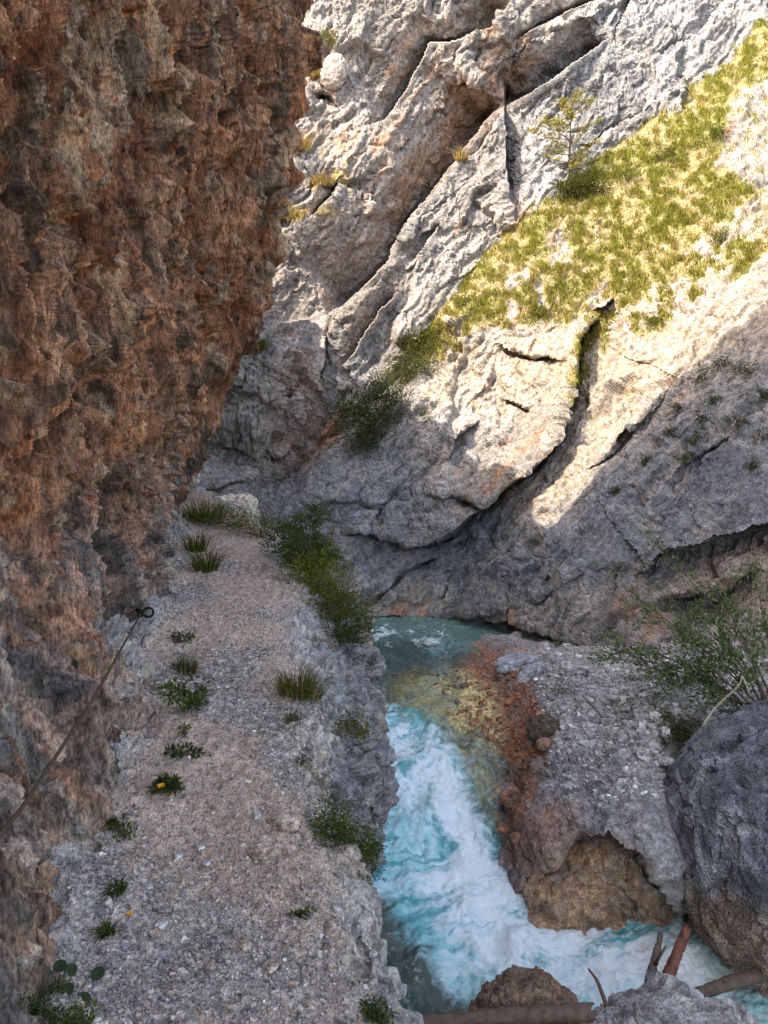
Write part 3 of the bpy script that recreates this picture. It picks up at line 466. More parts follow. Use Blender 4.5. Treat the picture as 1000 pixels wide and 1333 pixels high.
# ================================================================== THINGS
def proj(V): r = V-np.array([0,0,CAMZ]); d = r[...,1]*cp - r[...,2]*sp; d = np.where(d > .1, d, np.nan); return 500+F*r[...,0]/d, 666.5+F*(-(r[...,1]*sp+r[...,2]*cp))/d, d
def finder(Gd, cols=None):
    qx, qy, qd = proj(Gd); ok = np.isfinite(qx); V = Gd.reshape(-1,3)
    def f(px, py, r=5):
        e = np.where(ok, (qx-px)**2 + (qy-py)**2, 1e12); near_ = e < max(r*r, np.nanmin(e)+1); dd_ = np.where(near_, qd, 1e9); return V[int(np.argmin(dd_))].copy()
    return f
wall_at = finder(G1d); far_at = finder(G2d); bank_at = finder(G3d); cliff_at = finder(GAd); ledge_at = finder(GBd[:, :int(np.searchsorted(tu, 11))])
def tube_v(pts, rad, n=6):
    pts = np.array(pts, float); rad = np.broadcast_to(np.asarray(rad, float), (len(pts),)); T_ = np.gradient(pts, axis=0); T_ /= np.linalg.norm(T_, axis=1, keepdims=True)+1e-9
    up = np.array([0.13,.21,.97]) if abs(T_[0][2]) < .9 else np.array([1.,.1,0]); A = np.cross(T_, up); A /= np.linalg.norm(A, axis=1, keepdims=True); B = np.cross(T_, A)
    t = np.arange(n)*2*np.pi/n; V = pts[:,None] + rad[:,None,None]*(np.cos(t)[None,:,None]*A[:,None] + np.sin(t)[None,:,None]*B[:,None]); k = len(pts)
    i = np.arange(k*n).reshape(k, n); j = np.roll(i, -1, 1); Fc = np.stack([i[:-1], j[:-1], j[1:], i[1:]], -1).reshape(-1,4)
    V = np.concatenate([V.reshape(-1,3), pts[:1], pts[-1:]]); c0, c1_ = k*n, k*n+1
    cap = np.concatenate([np.stack([j[0], i[0], np.full(n, c0)], -1), np.stack([i[-1], j[-1], np.full(n, c1_)], -1)])
    return V, Fc, cap
class Bag:
    def __init__(s): s.V, s.Q, s.T, s.C, s.n = [], [], [], [], 0
    def add(s, V, Q=None, T=None, C_=(.1,.1,.1)):
        s.V.append(V); s.C.append(np.broadcast_to(C_, (len(V),3)))
        if Q is not None: s.Q.append(Q+s.n)
        if T is not None: s.T.append(T+s.n)
        s.n += len(V)
    def tube(s, pts, rad, n=6, col=(.1,.08,.06)): V, Q, T = tube_v(pts, rad, n); s.add(V, Q, T, col)
    def build(s, name, m, parent=None, origin=None, smooth=False):
        V = np.concatenate(s.V); f = []
        if s.Q: f.append(np.concatenate(s.Q))
        if s.T: f.append(np.concatenate(s.T))
        if origin is not None: V = V - np.array(origin)
        o = mesh(name, V, f, m, np.concatenate(s.C), None, smooth)
        if parent is not None: o.parent = parent
        elif origin is not None: o.location = origin
        return o
def leaves(bag, P, dirs, L_, W_, cols, fold=.25):
    n = len(P); d = dirs/np.maximum(np.linalg.norm(dirs, axis=1, keepdims=True), 1e-6); r = RNG.normal(size=(n,3)); s = np.cross(d, r); s /= np.linalg.norm(s, axis=1, keepdims=True)+1e-9; u = np.cross(s, d)
    L_ = np.broadcast_to(L_, (n,))[:,None]; W_ = np.broadcast_to(W_, (n,))[:,None]
    V = np.stack([P, P+d*L_*.5+s*W_*.5+u*W_*fold, P+d*L_, P+d*L_*.5-s*W_*.5+u*W_*fold], 1).reshape(-1,3)
    bag.add(V, np.arange(4*n).reshape(n,4), None, np.repeat(cols, 4, 0))
def blades(bag, P, H, Wd, lean, cols, droop=.5):
    """curved grass blades: P base points, H heights, lean (n,3) horizontal lean"""
    n = len(P); H = np.broadcast_to(H, (n,))[:,None]; Wd = np.broadcast_to(Wd, (n,))[:,None]; up = np.array([0,0,1.]); a = RNG.uniform(0, 2*np.pi, n); s = np.stack([np.cos(a), np.sin(a), 0*a], 1)
    m_ = P + H*(.55*up + .28*lean); t = P + H*((1-.55*droop*np.linalg.norm(lean,axis=1))[:,None]*up + lean)
    V = np.stack([P-s*Wd*.5, P+s*Wd*.5, m_+s*Wd*.4, m_-s*Wd*.4, t], 1).reshape(-1,3); i = np.arange(n)[:,None]*5
    bag.add(V, i+np.array([[0,1,2,3]]), i+np.array([[3,2,4]]), np.repeat(cols, 5, 0))
def pal(n, a, b, c=None, pc=.15):
    k = np.clip(RNG.normal(.5, .3, n), 0, 1)[:,None]; o = np.array(a)*(1-k)+np.array(b)*k
    if c is not None: m_ = RNG.random(n) < pc; o[m_] = np.array(c)
    return o*RNG.uniform(.75, 1.25, (n,1))
DK = ((.028,.042,.012), (.085,.105,.026)); OL = ((.055,.065,.012), (.15,.15,.03)); YG = ((.10,.115,.016), (.23,.21,.035)); GRN = ((.035,.055,.014), (.105,.14,.034)); DRY = ((.24,.16,.05), (.40,.29,.11))
def shrub(name, base, lobes, n, leaf, cols, label, cat, group=None, stems=7, narrow=.45, clumps=None, up=.35, third=None, pc=.1, sc=.30):
    """lobes: (dx,dy,dz,rx,ry,rz) about the base; leaves sit in clumps round twig ends"""
    base = np.array(base); t = thing(name, base, label, cat, group); b = Bag(); st = Bag(); vol = np.array([l[3]*l[4]*l[5] for l in lobes])**.67; vol /= vol.sum()
    k = clumps or max(8, n//38); li = RNG.choice(len(lobes), k, p=vol); Lb = np.array(lobes)[li]; r = RNG.normal(size=(k,3)); r /= np.linalg.norm(r, axis=1, keepdims=True); r *= (RNG.random(k)**.45)[:,None]
    cc_ = Lb[:,:3] + r*Lb[:,3:]; sz = (Lb[:,3:].min(1)*sc)*RNG.uniform(.6,1.3,k); w_ = RNG.integers(0, k, n); off = RNG.normal(size=(n,3))*sz[w_][:,None]*np.array([1,1,.7]); P = cc_[w_] + off
    ctr = np.average(Lb[:,:3], axis=0); d = off*1.2/np.maximum(sz[w_][:,None],.01) + .6*(P-ctr) + RNG.normal(size=(n,3))*.5; d[:,2] += up
    tone = RNG.uniform(.7,1.3,k)[w_][:,None]; leaves(b, P, d, leaf*RNG.uniform(.6,1.3,n), leaf*narrow*RNG.uniform(.7,1.2,n), pal(n, cols[0], cols[1], third, pc)*tone); b.build('foliage', M_LEAF, t)
    for j in RNG.choice(k, min(stems, k), False):
        e = cc_[j]; m_ = e*.5 + RNG.normal(size=3)*.08*np.linalg.norm(e); st.tube(np.array([[0,0,-.03], m_*.5+[0,0,.02], m_, e]), np.array([1,.8,.6,.25])*max(.004, leaf*.16), 5, (.08,.06,.045))
    st.build('stems', M_STEM, t); return t
def tuft(name, base, n, h, spread, cols, label, cat='grass', group=None, droop=.6, w=.006, third=None, lean0=(0,0), fl=None):
    base = np.array(base); t = thing(name, base, label, cat, group); b = Bag(); a = RNG.uniform(0, 2*np.pi, n); r = np.sqrt(RNG.random(n)); P = np.stack([np.cos(a)*r*spread, np.sin(a)*r*spread, 0*a-.01], 1)
    ln = np.stack([np.cos(a)*r, np.sin(a)*r, 0*a], 1)*RNG.uniform(.4,1.2,(n,1)) + RNG.normal(size=(n,3))*[.2,.2,0] + np.array([lean0[0], lean0[1], 0])
    blades(b, P, h*RNG.uniform(.5,1.1,n), w*RNG.uniform(.7,1.3,n), ln, pal(n, cols[0], cols[1], third, .2), droop); b.build('blades', M_GRASS, t)
    bb = Bag(); nn = max(6, n//12); P2 = np.stack([RNG.normal(size=nn)*spread*.45, RNG.normal(size=nn)*spread*.45, RNG.uniform(0,h*.12,nn)], 1); leaves(bb, P2, RNG.normal(size=(nn,3))*[1,1,.2], h*.35, h*.07, pal(nn, DRY[0], DRY[1])); bb.build('dead_leaves', M_GRASS, t)
    return t
_ico = {}
def ico(s):
    if s not in _ico:
        import bmesh
        bm = bmesh.new(); bmesh.ops.create_icosphere(bm, subdivisions=s, radius=1); V = np.array([v.co[:] for v in bm.verts]); Fc = np.array([[v.index for v in f.verts] for f in bm.faces]); bm.free(); _ico[s] = (V, Fc)
    return _ico[s]
def rock(name, ctr, rad, seed, sub, amp, cols, label=None, cat='rock', group=None, tilt=(0,0,0), box=.35, fine=1., m=None, stretch=None, colfn=None):
    V, Fc = ico(sub); ctr = np.array(ctr); rad = np.array(rad)
    sup = np.sign(V)*np.abs(V)**(1-box); sup /= np.maximum(np.linalg.norm(sup, axis=1, keepdims=True)**(.6), 1e-6); P = rot(sup*rad, *tilt); nrm = rot(V/rad, *tilt); nrm /= np.linalg.norm(nrm, axis=1, keepdims=True); s0 = float(rad.mean()); q = P/s0 + seed*7.3
    w = np.stack([fbm(q*1.2, 3, seed+i) for i in range(3)], -1)*.25; qs = q+w
    if stretch is not None: qs = qs*np.array(stretch)
    a, ca_, ea_ = blocks(qs*1.3, seed+1, 1., .7); b, cb_, eb_ = blocks(qs*3.2, seed+2, 1.1, .9); c, cc_, ec_ = blocks(qs*8, seed+3, 1.1, 1.); e, ce_, _ = blocks(qs*18, seed+4, 1.1, 1.)
    d = s0*amp*(.42*a + .16*b + .055*c*fine + .024*e*fine + .22*(ridged(qs*1.6, 5, seed+5)-.35) - .025*np.exp(-(eb_/.05)**2)*fine)
    P = P + nrm*d[:,None]; g = fbm(q*2.2, 4, seed+8); h = fbm(q*9, 3, seed+9); cl = mix(cols[0], cols[1], sm(-.4,.4,g+.4*h))*(1+.3*(cb_-.5)+.3*(cc_-.5)+.2*h)[:,None]
    if colfn is not None: cl = colfn(cl, P+ctr, g, h)
    o = mesh(name, P, Fc, m or M_BANK, cl); o.location = ctr
    if label: tag(o, label, cat, group)
    return o
def stones(name, P, size, cols, m, flat=.6):
    n = len(P); cube = np.array([[x,y,z] for x in (-1,1) for y in (-1,1) for z in (-1,1)], float); Q = np.array([[0,1,3,2],[4,6,7,5],[0,4,5,1],[2,3,7,6],[0,2,6,4],[1,5,7,3]])
    V = cube[None]*RNG.uniform(.55,1.,(n,8,3))*np.stack([RNG.uniform(.6,1.2,n), RNG.uniform(.5,1.,n), RNG.uniform(.35,.8,n)*flat/.6], 1)[:,None]; a = RNG.uniform(0,2*np.pi,n); tx = RNG.normal(0,.35,n)
    ca_, sa_ = np.cos(a)[:,None], np.sin(a)[:,None]; x, y, z = V[...,0], V[...,1], V[...,2]; ct, s_ = np.cos(tx)[:,None], np.sin(tx)[:,None]; y, z = y*ct-z*s_, y*s_+z*ct; V = np.stack([x*ca_-y*sa_, x*sa_+y*ca_, z], -1)*np.asarray(size).reshape(n,1,1)*.5 + P[:,None]
    return mesh(name, V.reshape(-1,3), (np.arange(n)[:,None,None]*8+Q[None]).reshape(-1,4), m, np.repeat(cols, 8, 0))
# ------------------------------------------------------------------ grass on the slope (nobody could count it)
gv = grass1.ravel()*(np.arange(X1.size) > 0); onx = (X1.ravel() > 480)&(X1.ravel() < 1150); wgt = np.where(onx, np.clip(gv-.2, 0, 1)**1.0, 0); wgt *= np.clip(.25+1.2*sm(-.25,.3,gn2.ravel()+.4*gn.ravel()),0,2); wgt /= wgt.sum()
NB = 85000; idx = RNG.choice(X1.size, NB, p=wgt); Pg = G1d.reshape(-1,3)[idx] + RNG.normal(size=(NB,3))*[.04,.04,.02]
gk = sm(-.35,.35, gn.ravel()[idx] + .5*gn2.ravel()[idx] + RNG.normal(0,.22,NB) + .25*(Y1.ravel()[idx] < 260) - .2*(Y1.ravel()[idx] > 380))[:,None]
gc = (np.array([.40,.325,.11])*(1-gk) + np.array([.27,.265,.052])*gk)*RNG.uniform(.65,1.3,(NB,1)); dk = RNG.random(NB) < .10; gc[dk] = np.array([.13,.14,.03])
tall = .5+.9*sm(-.2,.4, gn2.ravel()[idx]); b = Bag(); blades(b, Pg, .125*tall*RNG.uniform(.5,1.3,NB), .026*RNG.uniform(.6,1.4,NB), RNG.normal(size=(NB,3))*[.45,.45,0] + np.array([-.28,-.30,0]), gc, .6); tag(b.build('meadow_grass', M_GRASS), 'dry yellow green grass growing on the sunlit steep slope', 'grass', kind='stuff')
# ------------------------------------------------------------------ gravel on the path, rubble on the far bank
rkf = rk.reshape(GB.shape[:2]); wg = np.where((rkf < .75)&(np.array(dd)[:,None] < 11)&(np.array(dd)[:,None] > 2.), 1., 0)*(.16 + 1.6*sm(.0,.32,fbm(GB.reshape(-1,3)*np.array([.9,.6,1]), 3, 238)+.3*fbm(GB.reshape(-1,3)*4,3,239)).reshape(GB.shape[:2]) + .8*sm(4.6,3.0,np.array(dd))[:,None]); wg = (wg/wg.sum()).ravel()
NG = 46000; ix = RNG.choice(len(wg), NG, p=wg); dG = np.repeat(dd, len(tu))[ix]; Pq = GBd.reshape(-1,3)[ix] + RNG.normal(size=(NG,3))*.012*[1,1,0]
szs = np.clip(RNG.lognormal(0,.5,NG)*(.008+.0010*dG), .005, .055); gcl = pal(NG, (.33,.27,.235), (.46,.39,.345), (.58,.52,.48), .05); gcl[RNG.random(NG) < .22] = np.array([.20,.19,.195]); gcl[RNG.random(NG) < .08] = np.array([.38,.27,.20])
tag(stones('gravel', Pq + np.array([0,0,.002]), szs, gcl, M_STONE), 'loose grey gravel scattered over the pinkish earth path', 'gravel', kind='stuff')
rw = (soft(WX3, WY3, [(690,845),(1000,850),(1000,960),(870,950),(830,985),(740,985),(705,930),(690,890)], 14) + .35*soft(WX3, WY3, [(700,940),(860,940),(880,1040),(760,1050),(700,1000)], 14) + .45*soft(WX3, WY3, [(560,845),(690,850),(715,960),(690,1010),(620,960),(560,900)], 12)).ravel(); rw /= rw.sum(); NR = 5200; ix = RNG.choice(X3.size, NR, p=rw); isred = (red[ix] > .4)
rcl = pal(NR, (.34,.325,.315), (.50,.47,.45), (.64,.61,.58), .12); rcl[isred] = pal(int(isred.sum()), (.24,.10,.05), (.44,.22,.12), (.16,.11,.08), .25)
tag(stones('rubble', G3d.reshape(-1,3)[ix], np.clip(RNG.lognormal(0,.55,NR)*.055, .025, .26), rcl, M_STONE), 'broken grey and rust red rubble between the stream and the far wall', 'rubble', kind='stuff')
# ------------------------------------------------------------------ boulders and stones
GB_ = ((.15,.155,.18), (.28,.285,.305)); GRS = ((.30,.28,.265), (.43,.40,.375)); PALE = ((.48,.45,.43), (.60,.57,.54)); BRN = ((.19,.115,.075), (.27,.175,.12)); OCB = ((.33,.25,.19), (.41,.33,.27))
def under(cl, P, g, h): return mix(cl, mix([.33,.21,.135], [.42,.32,.24], sm(-.3,.3,h)), .85*sm(1.55, .75, P[:,2]+.5*g))
rock('boulder', at(1128,1090,10.3), (2.78,2.3,2.02), 21, 7, .24, GB_, 'huge blue grey speckled boulder overhanging the stream at the right edge', 'boulder', tilt=(0,-8,15), box=.1, fine=1.8, m=M_SPECK, colfn=under)
rock('boulder', at(885,1456,7.4), (1.22,.95,1.10), 33, 7, .42, ((.27,.245,.23), (.45,.42,.395)), 'rugged grey rock with deep creases in the foreground, logs wedged behind it', 'boulder', tilt=(0,12,10), box=.42, fine=1.2, stretch=(1.25,1,.9))
rock('boulder', at(688,1358,7.7), (.64,.6,.62), 47, 6, .45, BRN, 'wet brown boulder beside the foaming pool, behind the long log', 'boulder', box=.25)
rock('boulder', at(303,664,16.6), (.56,.5,.36), 52, 5, .5, ((.70,.56,.44), (.78,.66,.55)), 'pale cream boulder at the far end of the path', 'boulder')  # colour lifted to stand in for sun that never reaches it
rock('boulder', at(247,622,17.6), (.22,.3,.28), 53, 4, .5, PALE, 'small whitish boulder at the foot of the grey buttress beside the brown cliff', 'boulder')
structure(rock('rock_buttress', at(340,560,24.2), (1.9,1.9,2.7), 91, 7, .62, ((.22,.20,.19), (.35,.315,.29)), tilt=(0,14,35), box=.45, fine=1.6, m=M_WALL, stretch=(1,1,.9), colfn=lambda cl, P, g, h: mix(mix(cl, [.42,.35,.29], .8*sm(9.2,10.2,P[:,2]+.5*g)), [.27,.19,.145], .7*sm(-1.5,-.4,P[:,0]-(-3.4)+.4*g-1.)*sm(9.6,8.6,P[:,2]))))
fb = far_at(432,100); rock('boulder', fb+np.array([0,-.25,.05]), (.44,.4,.58), 58, 5, .32, ((.44,.40,.37), (.54,.49,.45)), 'rounded pale boulder perched high on the far cliff under a small bush', 'boulder', tilt=(0,20,0))
rock('slab', bank_at(668,866)+[0,-.05,.12], (.52,.30,.12), 61, 5, .4, ((.33,.33,.35), (.42,.42,.43)), 'larger flat grey slab on the rust red shore', 'slab', tilt=(8,-10,20), box=.55)
rock('slab', bank_at(694,877)+[0,-.05,.08], (.36,.17,.10), 64, 5, .4, ((.36,.36,.38), (.46,.46,.47)), 'smaller flat grey slab beside the larger slab on the shore', 'slab', tilt=(0,-28,25), box=.55)
rock('stone', bank_at(739,870)+[0,0,.07], (.15,.13,.14), 66, 4, .4, PALE, 'white blocky stone on the rubble right of the slabs', 'stone', box=.5)
rock('stone', bank_at(865,991)+[0,-.06,.06], (.12,.09,.06), 67, 4, .3, PALE, 'oval white pebble lying below the moss patch', 'stone')
rock('stone', bank_at(866,953)+[0,-.06,.06], (.08,.08,.08), 68, 4, .4, PALE, 'small pale stone on the green moss', 'stone')
rock('boulder', bank_at(703,950)+[0,-.1,.12], (.30,.26,.24), 69, 5, .45, ((.09,.075,.05), (.14,.11,.075)), 'dark mossy boulder at the edge of the shallows', 'boulder')
rock('stone', bank_at(702,962)+[0,-.25,.05], (.15,.12,.11), 70, 4, .3, ((.34,.20,.13), (.40,.26,.18)), 'rounded reddish stone in front of the dark mossy boulder', 'stone')
PST = ((.36,.335,.315), (.46,.43,.405))
for (x, y, r_, cols, fl_, lb) in [(260,1103,.026,PST,.8,'pale angular stone on the path near the middle, topmost of a close pair'),(266,1122,.022,PST,.7,'white stone on the path just below the pale angular one'),(231,1112,.03,GRS,.8,'grey stone on the path left of the pale pair'),(198,1153,.02,PST,.8,'light stone on the path right of the dark rosette plant'),
    (212,1203,.034,PST,.55,'flat pale stone on the path tilted above its own dark hollow'),(323,1232,.032,OCB,.8,'ochre pointed stone standing in the grey gravel'),(355,1257,.034,OCB,.45,'flat ochre stone half buried in grey gravel'),(274,1256,.028,OCB,.6,'tan stone in the gravel left of the pointed one'),(489,1243,.024,PST,.6,'white stone at the path rim above the dark pool'),
    (342,1106,.085,OCB,.38,'flat ochre rock ledge beside the path left of the large shrub'),(372,1070,.095,OCB,.42,'broad ochre rock outcrop above the flat ledge beside the path'),(330,1060,.03,GRS,1.2,'thin grey upright stone edge in the path'),(440,1180,.03,GRS,.7,'grey stone on the rim below the large shrub')]:
    b0 = ledge_at(x, y); rock('stone', b0+np.array([0,0,r_*.15]), (r_, r_*.85, r_*fl_), 80+int(x), 4 if r_ < .05 else 5, .6, cols, lb, 'stone', tilt=(RNG.uniform(-15,15), RNG.uniform(-15,15), RNG.uniform(0,180)), box=.75, m=M_STONE)
# ------------------------------------------------------------------ driftwood
def log(name, a, b_, r0, r1, m, label, stubs=(), bend=.03, seed=1):
    a, b_ = np.array(a), np.array(b_); t = thing(name, (a+b_)/2, label, 'log'); n = 40; s = np.linspace(0,1,n)[:,None]; L_ = np.linalg.norm(b_-a); side = np.array([.3,.2,.9])
    pts = a+(b_-a)*s + side*bend*L_*np.sin(s*np.pi) + .004*L_*np.stack([fbm(np.c_[s*4,s*0,s*0], 2, seed+i) for i in range(3)], -1)
    V, Q, T_ = tube_v(pts, (r0+(r1-r0)*s[:,0])*(1+.10*fbm(np.c_[s*7,s*0,s*0], 3, seed+9)), 16); ax_ = (b_-a)/L_; V[15*0+(n-1)*16:n*16] += ax_*RNG.uniform(-.3,1.5,(16,1))*r1; V[n*16+1] -= ax_*r1*.5; V[:16] -= ax_*RNG.uniform(-.3,1.2,(16,1))*r0; V = V + .22*r0*np.stack([fbm((V-a)*22, 3, seed+5+i) for i in range(3)], -1); o = mesh('trunk', V-(a+b_)/2, [Q,T_], m, np.tile([.2,.1,.06],(len(V),1)), None, True); o.parent = t
    for (u, dv, l) in stubs:
        bs_ = a+(b_-a)*u; bg_ = Bag(); bg_.tube(np.array([bs_, bs_+np.array(dv)*l*.6, bs_+np.array(dv)*l]), [r0*.4,r0*.3,r0*.15], 7); bg_.build('branch_stub', m, t, (a+b_)/2, True)
    return t
log('driftwood_log', at(862,1292,8.15), at(893,1212,8.7), .072, .050, plain_mat('red_wood', (.15,.042,.018), .65, 0, .7, 9, .9), 'thick orange barkless log leaning up out of the foreground rock', [(.86,(.5,-.6,.4),.11),(.72,(-.8,-.3,.4),.09)], .0, 11)
log('driftwood_log', at(846,1278,8.2), at(860,1217,8.75), .055, .028, M_DLOG, 'thin dark broken log standing left of the orange one', [(.3,(.34,-.1,.9),.34)], .0, 23)
log('driftwood_log', at(905,1296,8.3), at(1012,1264,9.0), .065, .085, M_DLOG, 'dark wet log lying across the stream at the lower right', [(.35,(-.3,-.4,.8),.17)], .02, 31)
log('driftwood_log', at(500,1336,7.2), at(765,1318,7.35),   .055, .085, M_DLOG, 'long dark brown log lying along the bottom of the picture', [(.7,(.2,-.5,.6),.08)], .01, 43)
def twig(name, pts, r, m, label, fork=None):
    t = thing(name, pts[0], label, 'branch'); b_ = Bag(); P = catmull(np.array(pts), 16); b_.tube(P, np.linspace(r, r*.4, 16), 6); b_.build('main_branch', m, t, pts[0], True)
    if fork is not None: b2 = Bag(); b2.tube(catmull(np.array(fork), 8), np.linspace(r*.7, r*.3, 8), 5); b2.build('side_branch', m, t, pts[0], True)
    return t
twig('dead_branch', [at(790,1310,7.45), at(778,1278,7.6), at(766,1261,7.7)], .026, M_DLOG, 'short dark broken branch sticking up left of the foreground rock')
twig('dead_branch', [at(800,953,13.0), at(788,938,12.9), at(774,922,12.9), at(757,905,12.9)], .022, M_STEM, 'thin dark bare branch leaning over the rubble bank')
twig('dead_branch', [at(915,945,10.6), at(928,925,10.6), at(945,908,10.5), at(962,892,10.4), at(966,880,10.4)], .020, plain_mat('pale_twig', (.42,.36,.27)), 'pale bent twig arching above the blue grey boulder', [at(966,880,10.4), at(972,893,10.4), at(977,907,10.4)])
# ------------------------------------------------------------------ hand cable along the cliff
ring_p = min(cliff_at(183,797), ledge_at(183,797), key=lambda v: float(proj(v)[2]) if abs(float(proj(v)[0])-183) < 12 else 99.) + np.array([.14,-.12,.02])
t = thing('cable_anchor', ring_p, 'dark iron ring bolt in the cliff holding the upper cable end', 'anchor'); b = Bag(); a_ = np.linspace(0,2*np.pi,25); b.tube(np.stack([np.cos(a_)*.052, np.sin(a_)*.02, np.sin(a_)*.044],1)+ring_p, .013, 8); b.build('ring', M_IRON, t, ring_p, True)
b = Bag(); b.tube(np.array([ring_p+[-.13,.05,.01], ring_p+[-.06,.0,.01]]), .025, 8); b.build('bolt', M_IRON, t, ring_p, True)
cx_ = np.linspace(183, -110, 50); cy_ = np.interp(-cx_, [-183,-118,-30,0,110], [800,916,1050,1087,1226]); cl_ = np.array([-cx_[0]+183*0+k for k in range(0)])
ci = []
for x, y in zip(cx_, cy_):
    d_ = float(proj(cliff_at(max(x,-110), y, 7))[2]); q2_ = ledge_at(max(x,0), y, 5); qx_, qy_, qd_ = proj(q2_)
    if abs(float(qx_)-x) < 10 and abs(float(qy_)-y) < 10: d_ = min(d_, float(qd_))
    ci.append(1/(d_-.06))
ci[0] = 1/float(proj(ring_p)[2]); tt_ = np.hypot(cx_-cx_[0], cy_-cy_[0]); hull = []
for k in range(50):             # the taut line over the bulges of the rock
    while len(hull) > 1 and (ci[hull[-1]]-ci[hull[-2]])*(tt_[k]-tt_[hull[-2]]) <= (ci[k]-ci[hull[-2]])*(tt_[hull[-1]]-tt_[hull[-2]]): hull.pop()
    hull.append(k)
iv = np.interp(tt_, tt_[hull], np.array(ci)[hull]); cab = at(cx_, cy_, 1/iv)
ds = cab[:,1]; b = Bag(); b.tube(cab, .0098, 8); tag(b.build('steel_cable', M_RUST, None, ring_p, True), 'rusty brown hand cable running diagonally down the left cliff', 'cable')
# ------------------------------------------------------------------ plants beside the path
gp = 'small plants growing beside the path'
tuft('grass_tuft', ledge_at(247,872), 170, .20, .10, DK, 'dark grass tuft on the left of the path, above the leafy plant', group=gp, third=DRY[0])
shrub('leafy_plant', ledge_at(240,922), [(0,0,.10,.20,.16,.12),(.12,.05,.05,.12,.1,.08)], 420, .045, GRN, 'loose broad leaved plant on the rocks left of the path', 'plant', gp, 5, .6)
tuft('grass_tuft', ledge_at(268,738), 150, .42, .15, OL, 'tall olive grass tuft where the cliff foot meets the far path', group=gp, w=.012)
tuft('grass_tuft', ledge_at(258,712), 120, .40, .14, OL, 'upper olive grass tuft against the cliff foot near the far path end', group=gp, w=.012)
shrub('leafy_plant', ledge_at(233,832), [(0,0,.06,.10,.1,.08)], 160, .035, DK, 'tiny dark plant left of the path, highest of the small ones', 'plant', gp, 4)
shrub('leafy_plant', ledge_at(252,828), [(0,0,.05,.07,.07,.06)], 100, .03, DK, 'tiny dark plant at the path edge beside the highest small one', 'plant', gp, 4)
shrub('leafy_plant', ledge_at(240,980), [(0,0,.03,.14,.06,.04),(-.1,0,.02,.08,.06,.03)], 230, .032, DK, 'low dark creeping plant stretched along the left path edge', 'plant', gp, 4, .55)
shrub('leafy_plant', ledge_at(245,956), [(0,0,.03,.06,.06,.04)], 90, .03, OL, 'small olive plant above the dark creeping plant', 'plant', gp, 3)
def flower(parent, org, c, s):
    b_ = Bag(); a_ = np.linspace(0, 2*np.pi, 11)[:-1]
    for ring_, (rr_, hh) in enumerate([(1,.1),(.6,.45)]):
        d_ = np.stack([np.cos(a_+ring_*.3), np.sin(a_+ring_*.3), 0*a_+hh], 1); leaves(b_, np.tile(c, (10,1)), d_, s*rr_, s*.5, np.tile([.85,.36,.01],(10,1)), .1)
    return b_.build('flower_head', M_PETAL, parent, org)
b0 = ledge_at(222,1026); t = shrub('flowering_plant', b0, [(0,0,.045,.12,.1,.05),(-.07,0,.03,.08,.07,.04)], 420, .035, DK, 'dark cushion plant with one yellow flower on the left of the path', 'plant', gp, 5, .4); flower(t, b0, b0+np.array([-.02,-.10,.10]), .030)
shrub('leafy_plant', ledge_at(165,1086), [(0,0,.035,.075,.06,.045),(-.06,.05,.05,.05,.05,.03)], 260, .028, DK, 'dark green plant against the rubble below the yellow flower plant', 'plant', gp, 4, .4, third=OL[1])
b0 = ledge_at(156,1160); tuft('rosette_plant', b0, 90, .085, .03, DK, 'dark rosette plant left of the light path stone', 'plant', gp, .9, .010)
b0 = ledge_at(144,1218); tuft('rosette_plant', b0, 70, .085, .025, DK, 'dark rosette plant with drooping tip below the orange flower', 'plant', gp, .9, .010)
b0 = ledge_at(172,1191); t = thing('flower', b0, 'single orange yellow flower low on the gravel at left', 'flower', gp); flower(t, b0, b0+np.array([0,0,.022]), .018); b_ = Bag(); b_.tube(np.array([b0-[0,0,.01], b0+[.002,0,.01], b0+[0,0,.022]]), .0015, 5, (.06,.08,.02)); b_.build('flower_stem', M_STEM, t, b0)
# bottom left corner: bush and round leaves
b0 = min(ledge_at(48,1318), cliff_at(48,1318), key=lambda v: float(proj(v)[2])); shrub('leafy_bush', b0, [(0,-.03,.03,.17,.12,.06),(-.12,.0,.05,.14,.12,.07),(.13,-.04,.0,.10,.09,.04)], 2600, .020, GRN, 'thick green leafy bush in the bottom left corner', 'bush', None, 10, .5)
t0 = ledge_at(112,1280); t = thing('broad_leaf_plant', t0, 'plant with large round dark leaves beside the corner bush', 'plant', gp)
for (x, y, s_) in [(133,1270,.045),(112,1305,.052),(98,1268,.045),(78,1283,.05),(90,1290,.04),(84,1265,.042)]:
    c_ = ledge_at(x, y) + np.array([0,-.01,.03]); a_ = np.linspace(0, 2*np.pi, 15)[:-1]; nrm_ = np.array([.15,-.55,.8]); u_ = np.cross(nrm_, [0,0,1.]); u_ /= np.linalg.norm(u_); v_ = np.cross(u_, nrm_)
    V = np.concatenate([[c_-.006*nrm_], c_ + s_*.62*(np.cos(a_)[:,None]*u_*1.1 + np.sin(a_)[:,None]*v_)]); Tt = np.stack([np.zeros(14,int), 1+np.arange(14), 1+(np.arange(14)+1)%14], 1)
    b_ = Bag(); b_.add(V, None, Tt, np.array([.045,.065,.030])*RNG.uniform(.8,1.3)); b_.build('leaf', M_LEAF, t, t0)
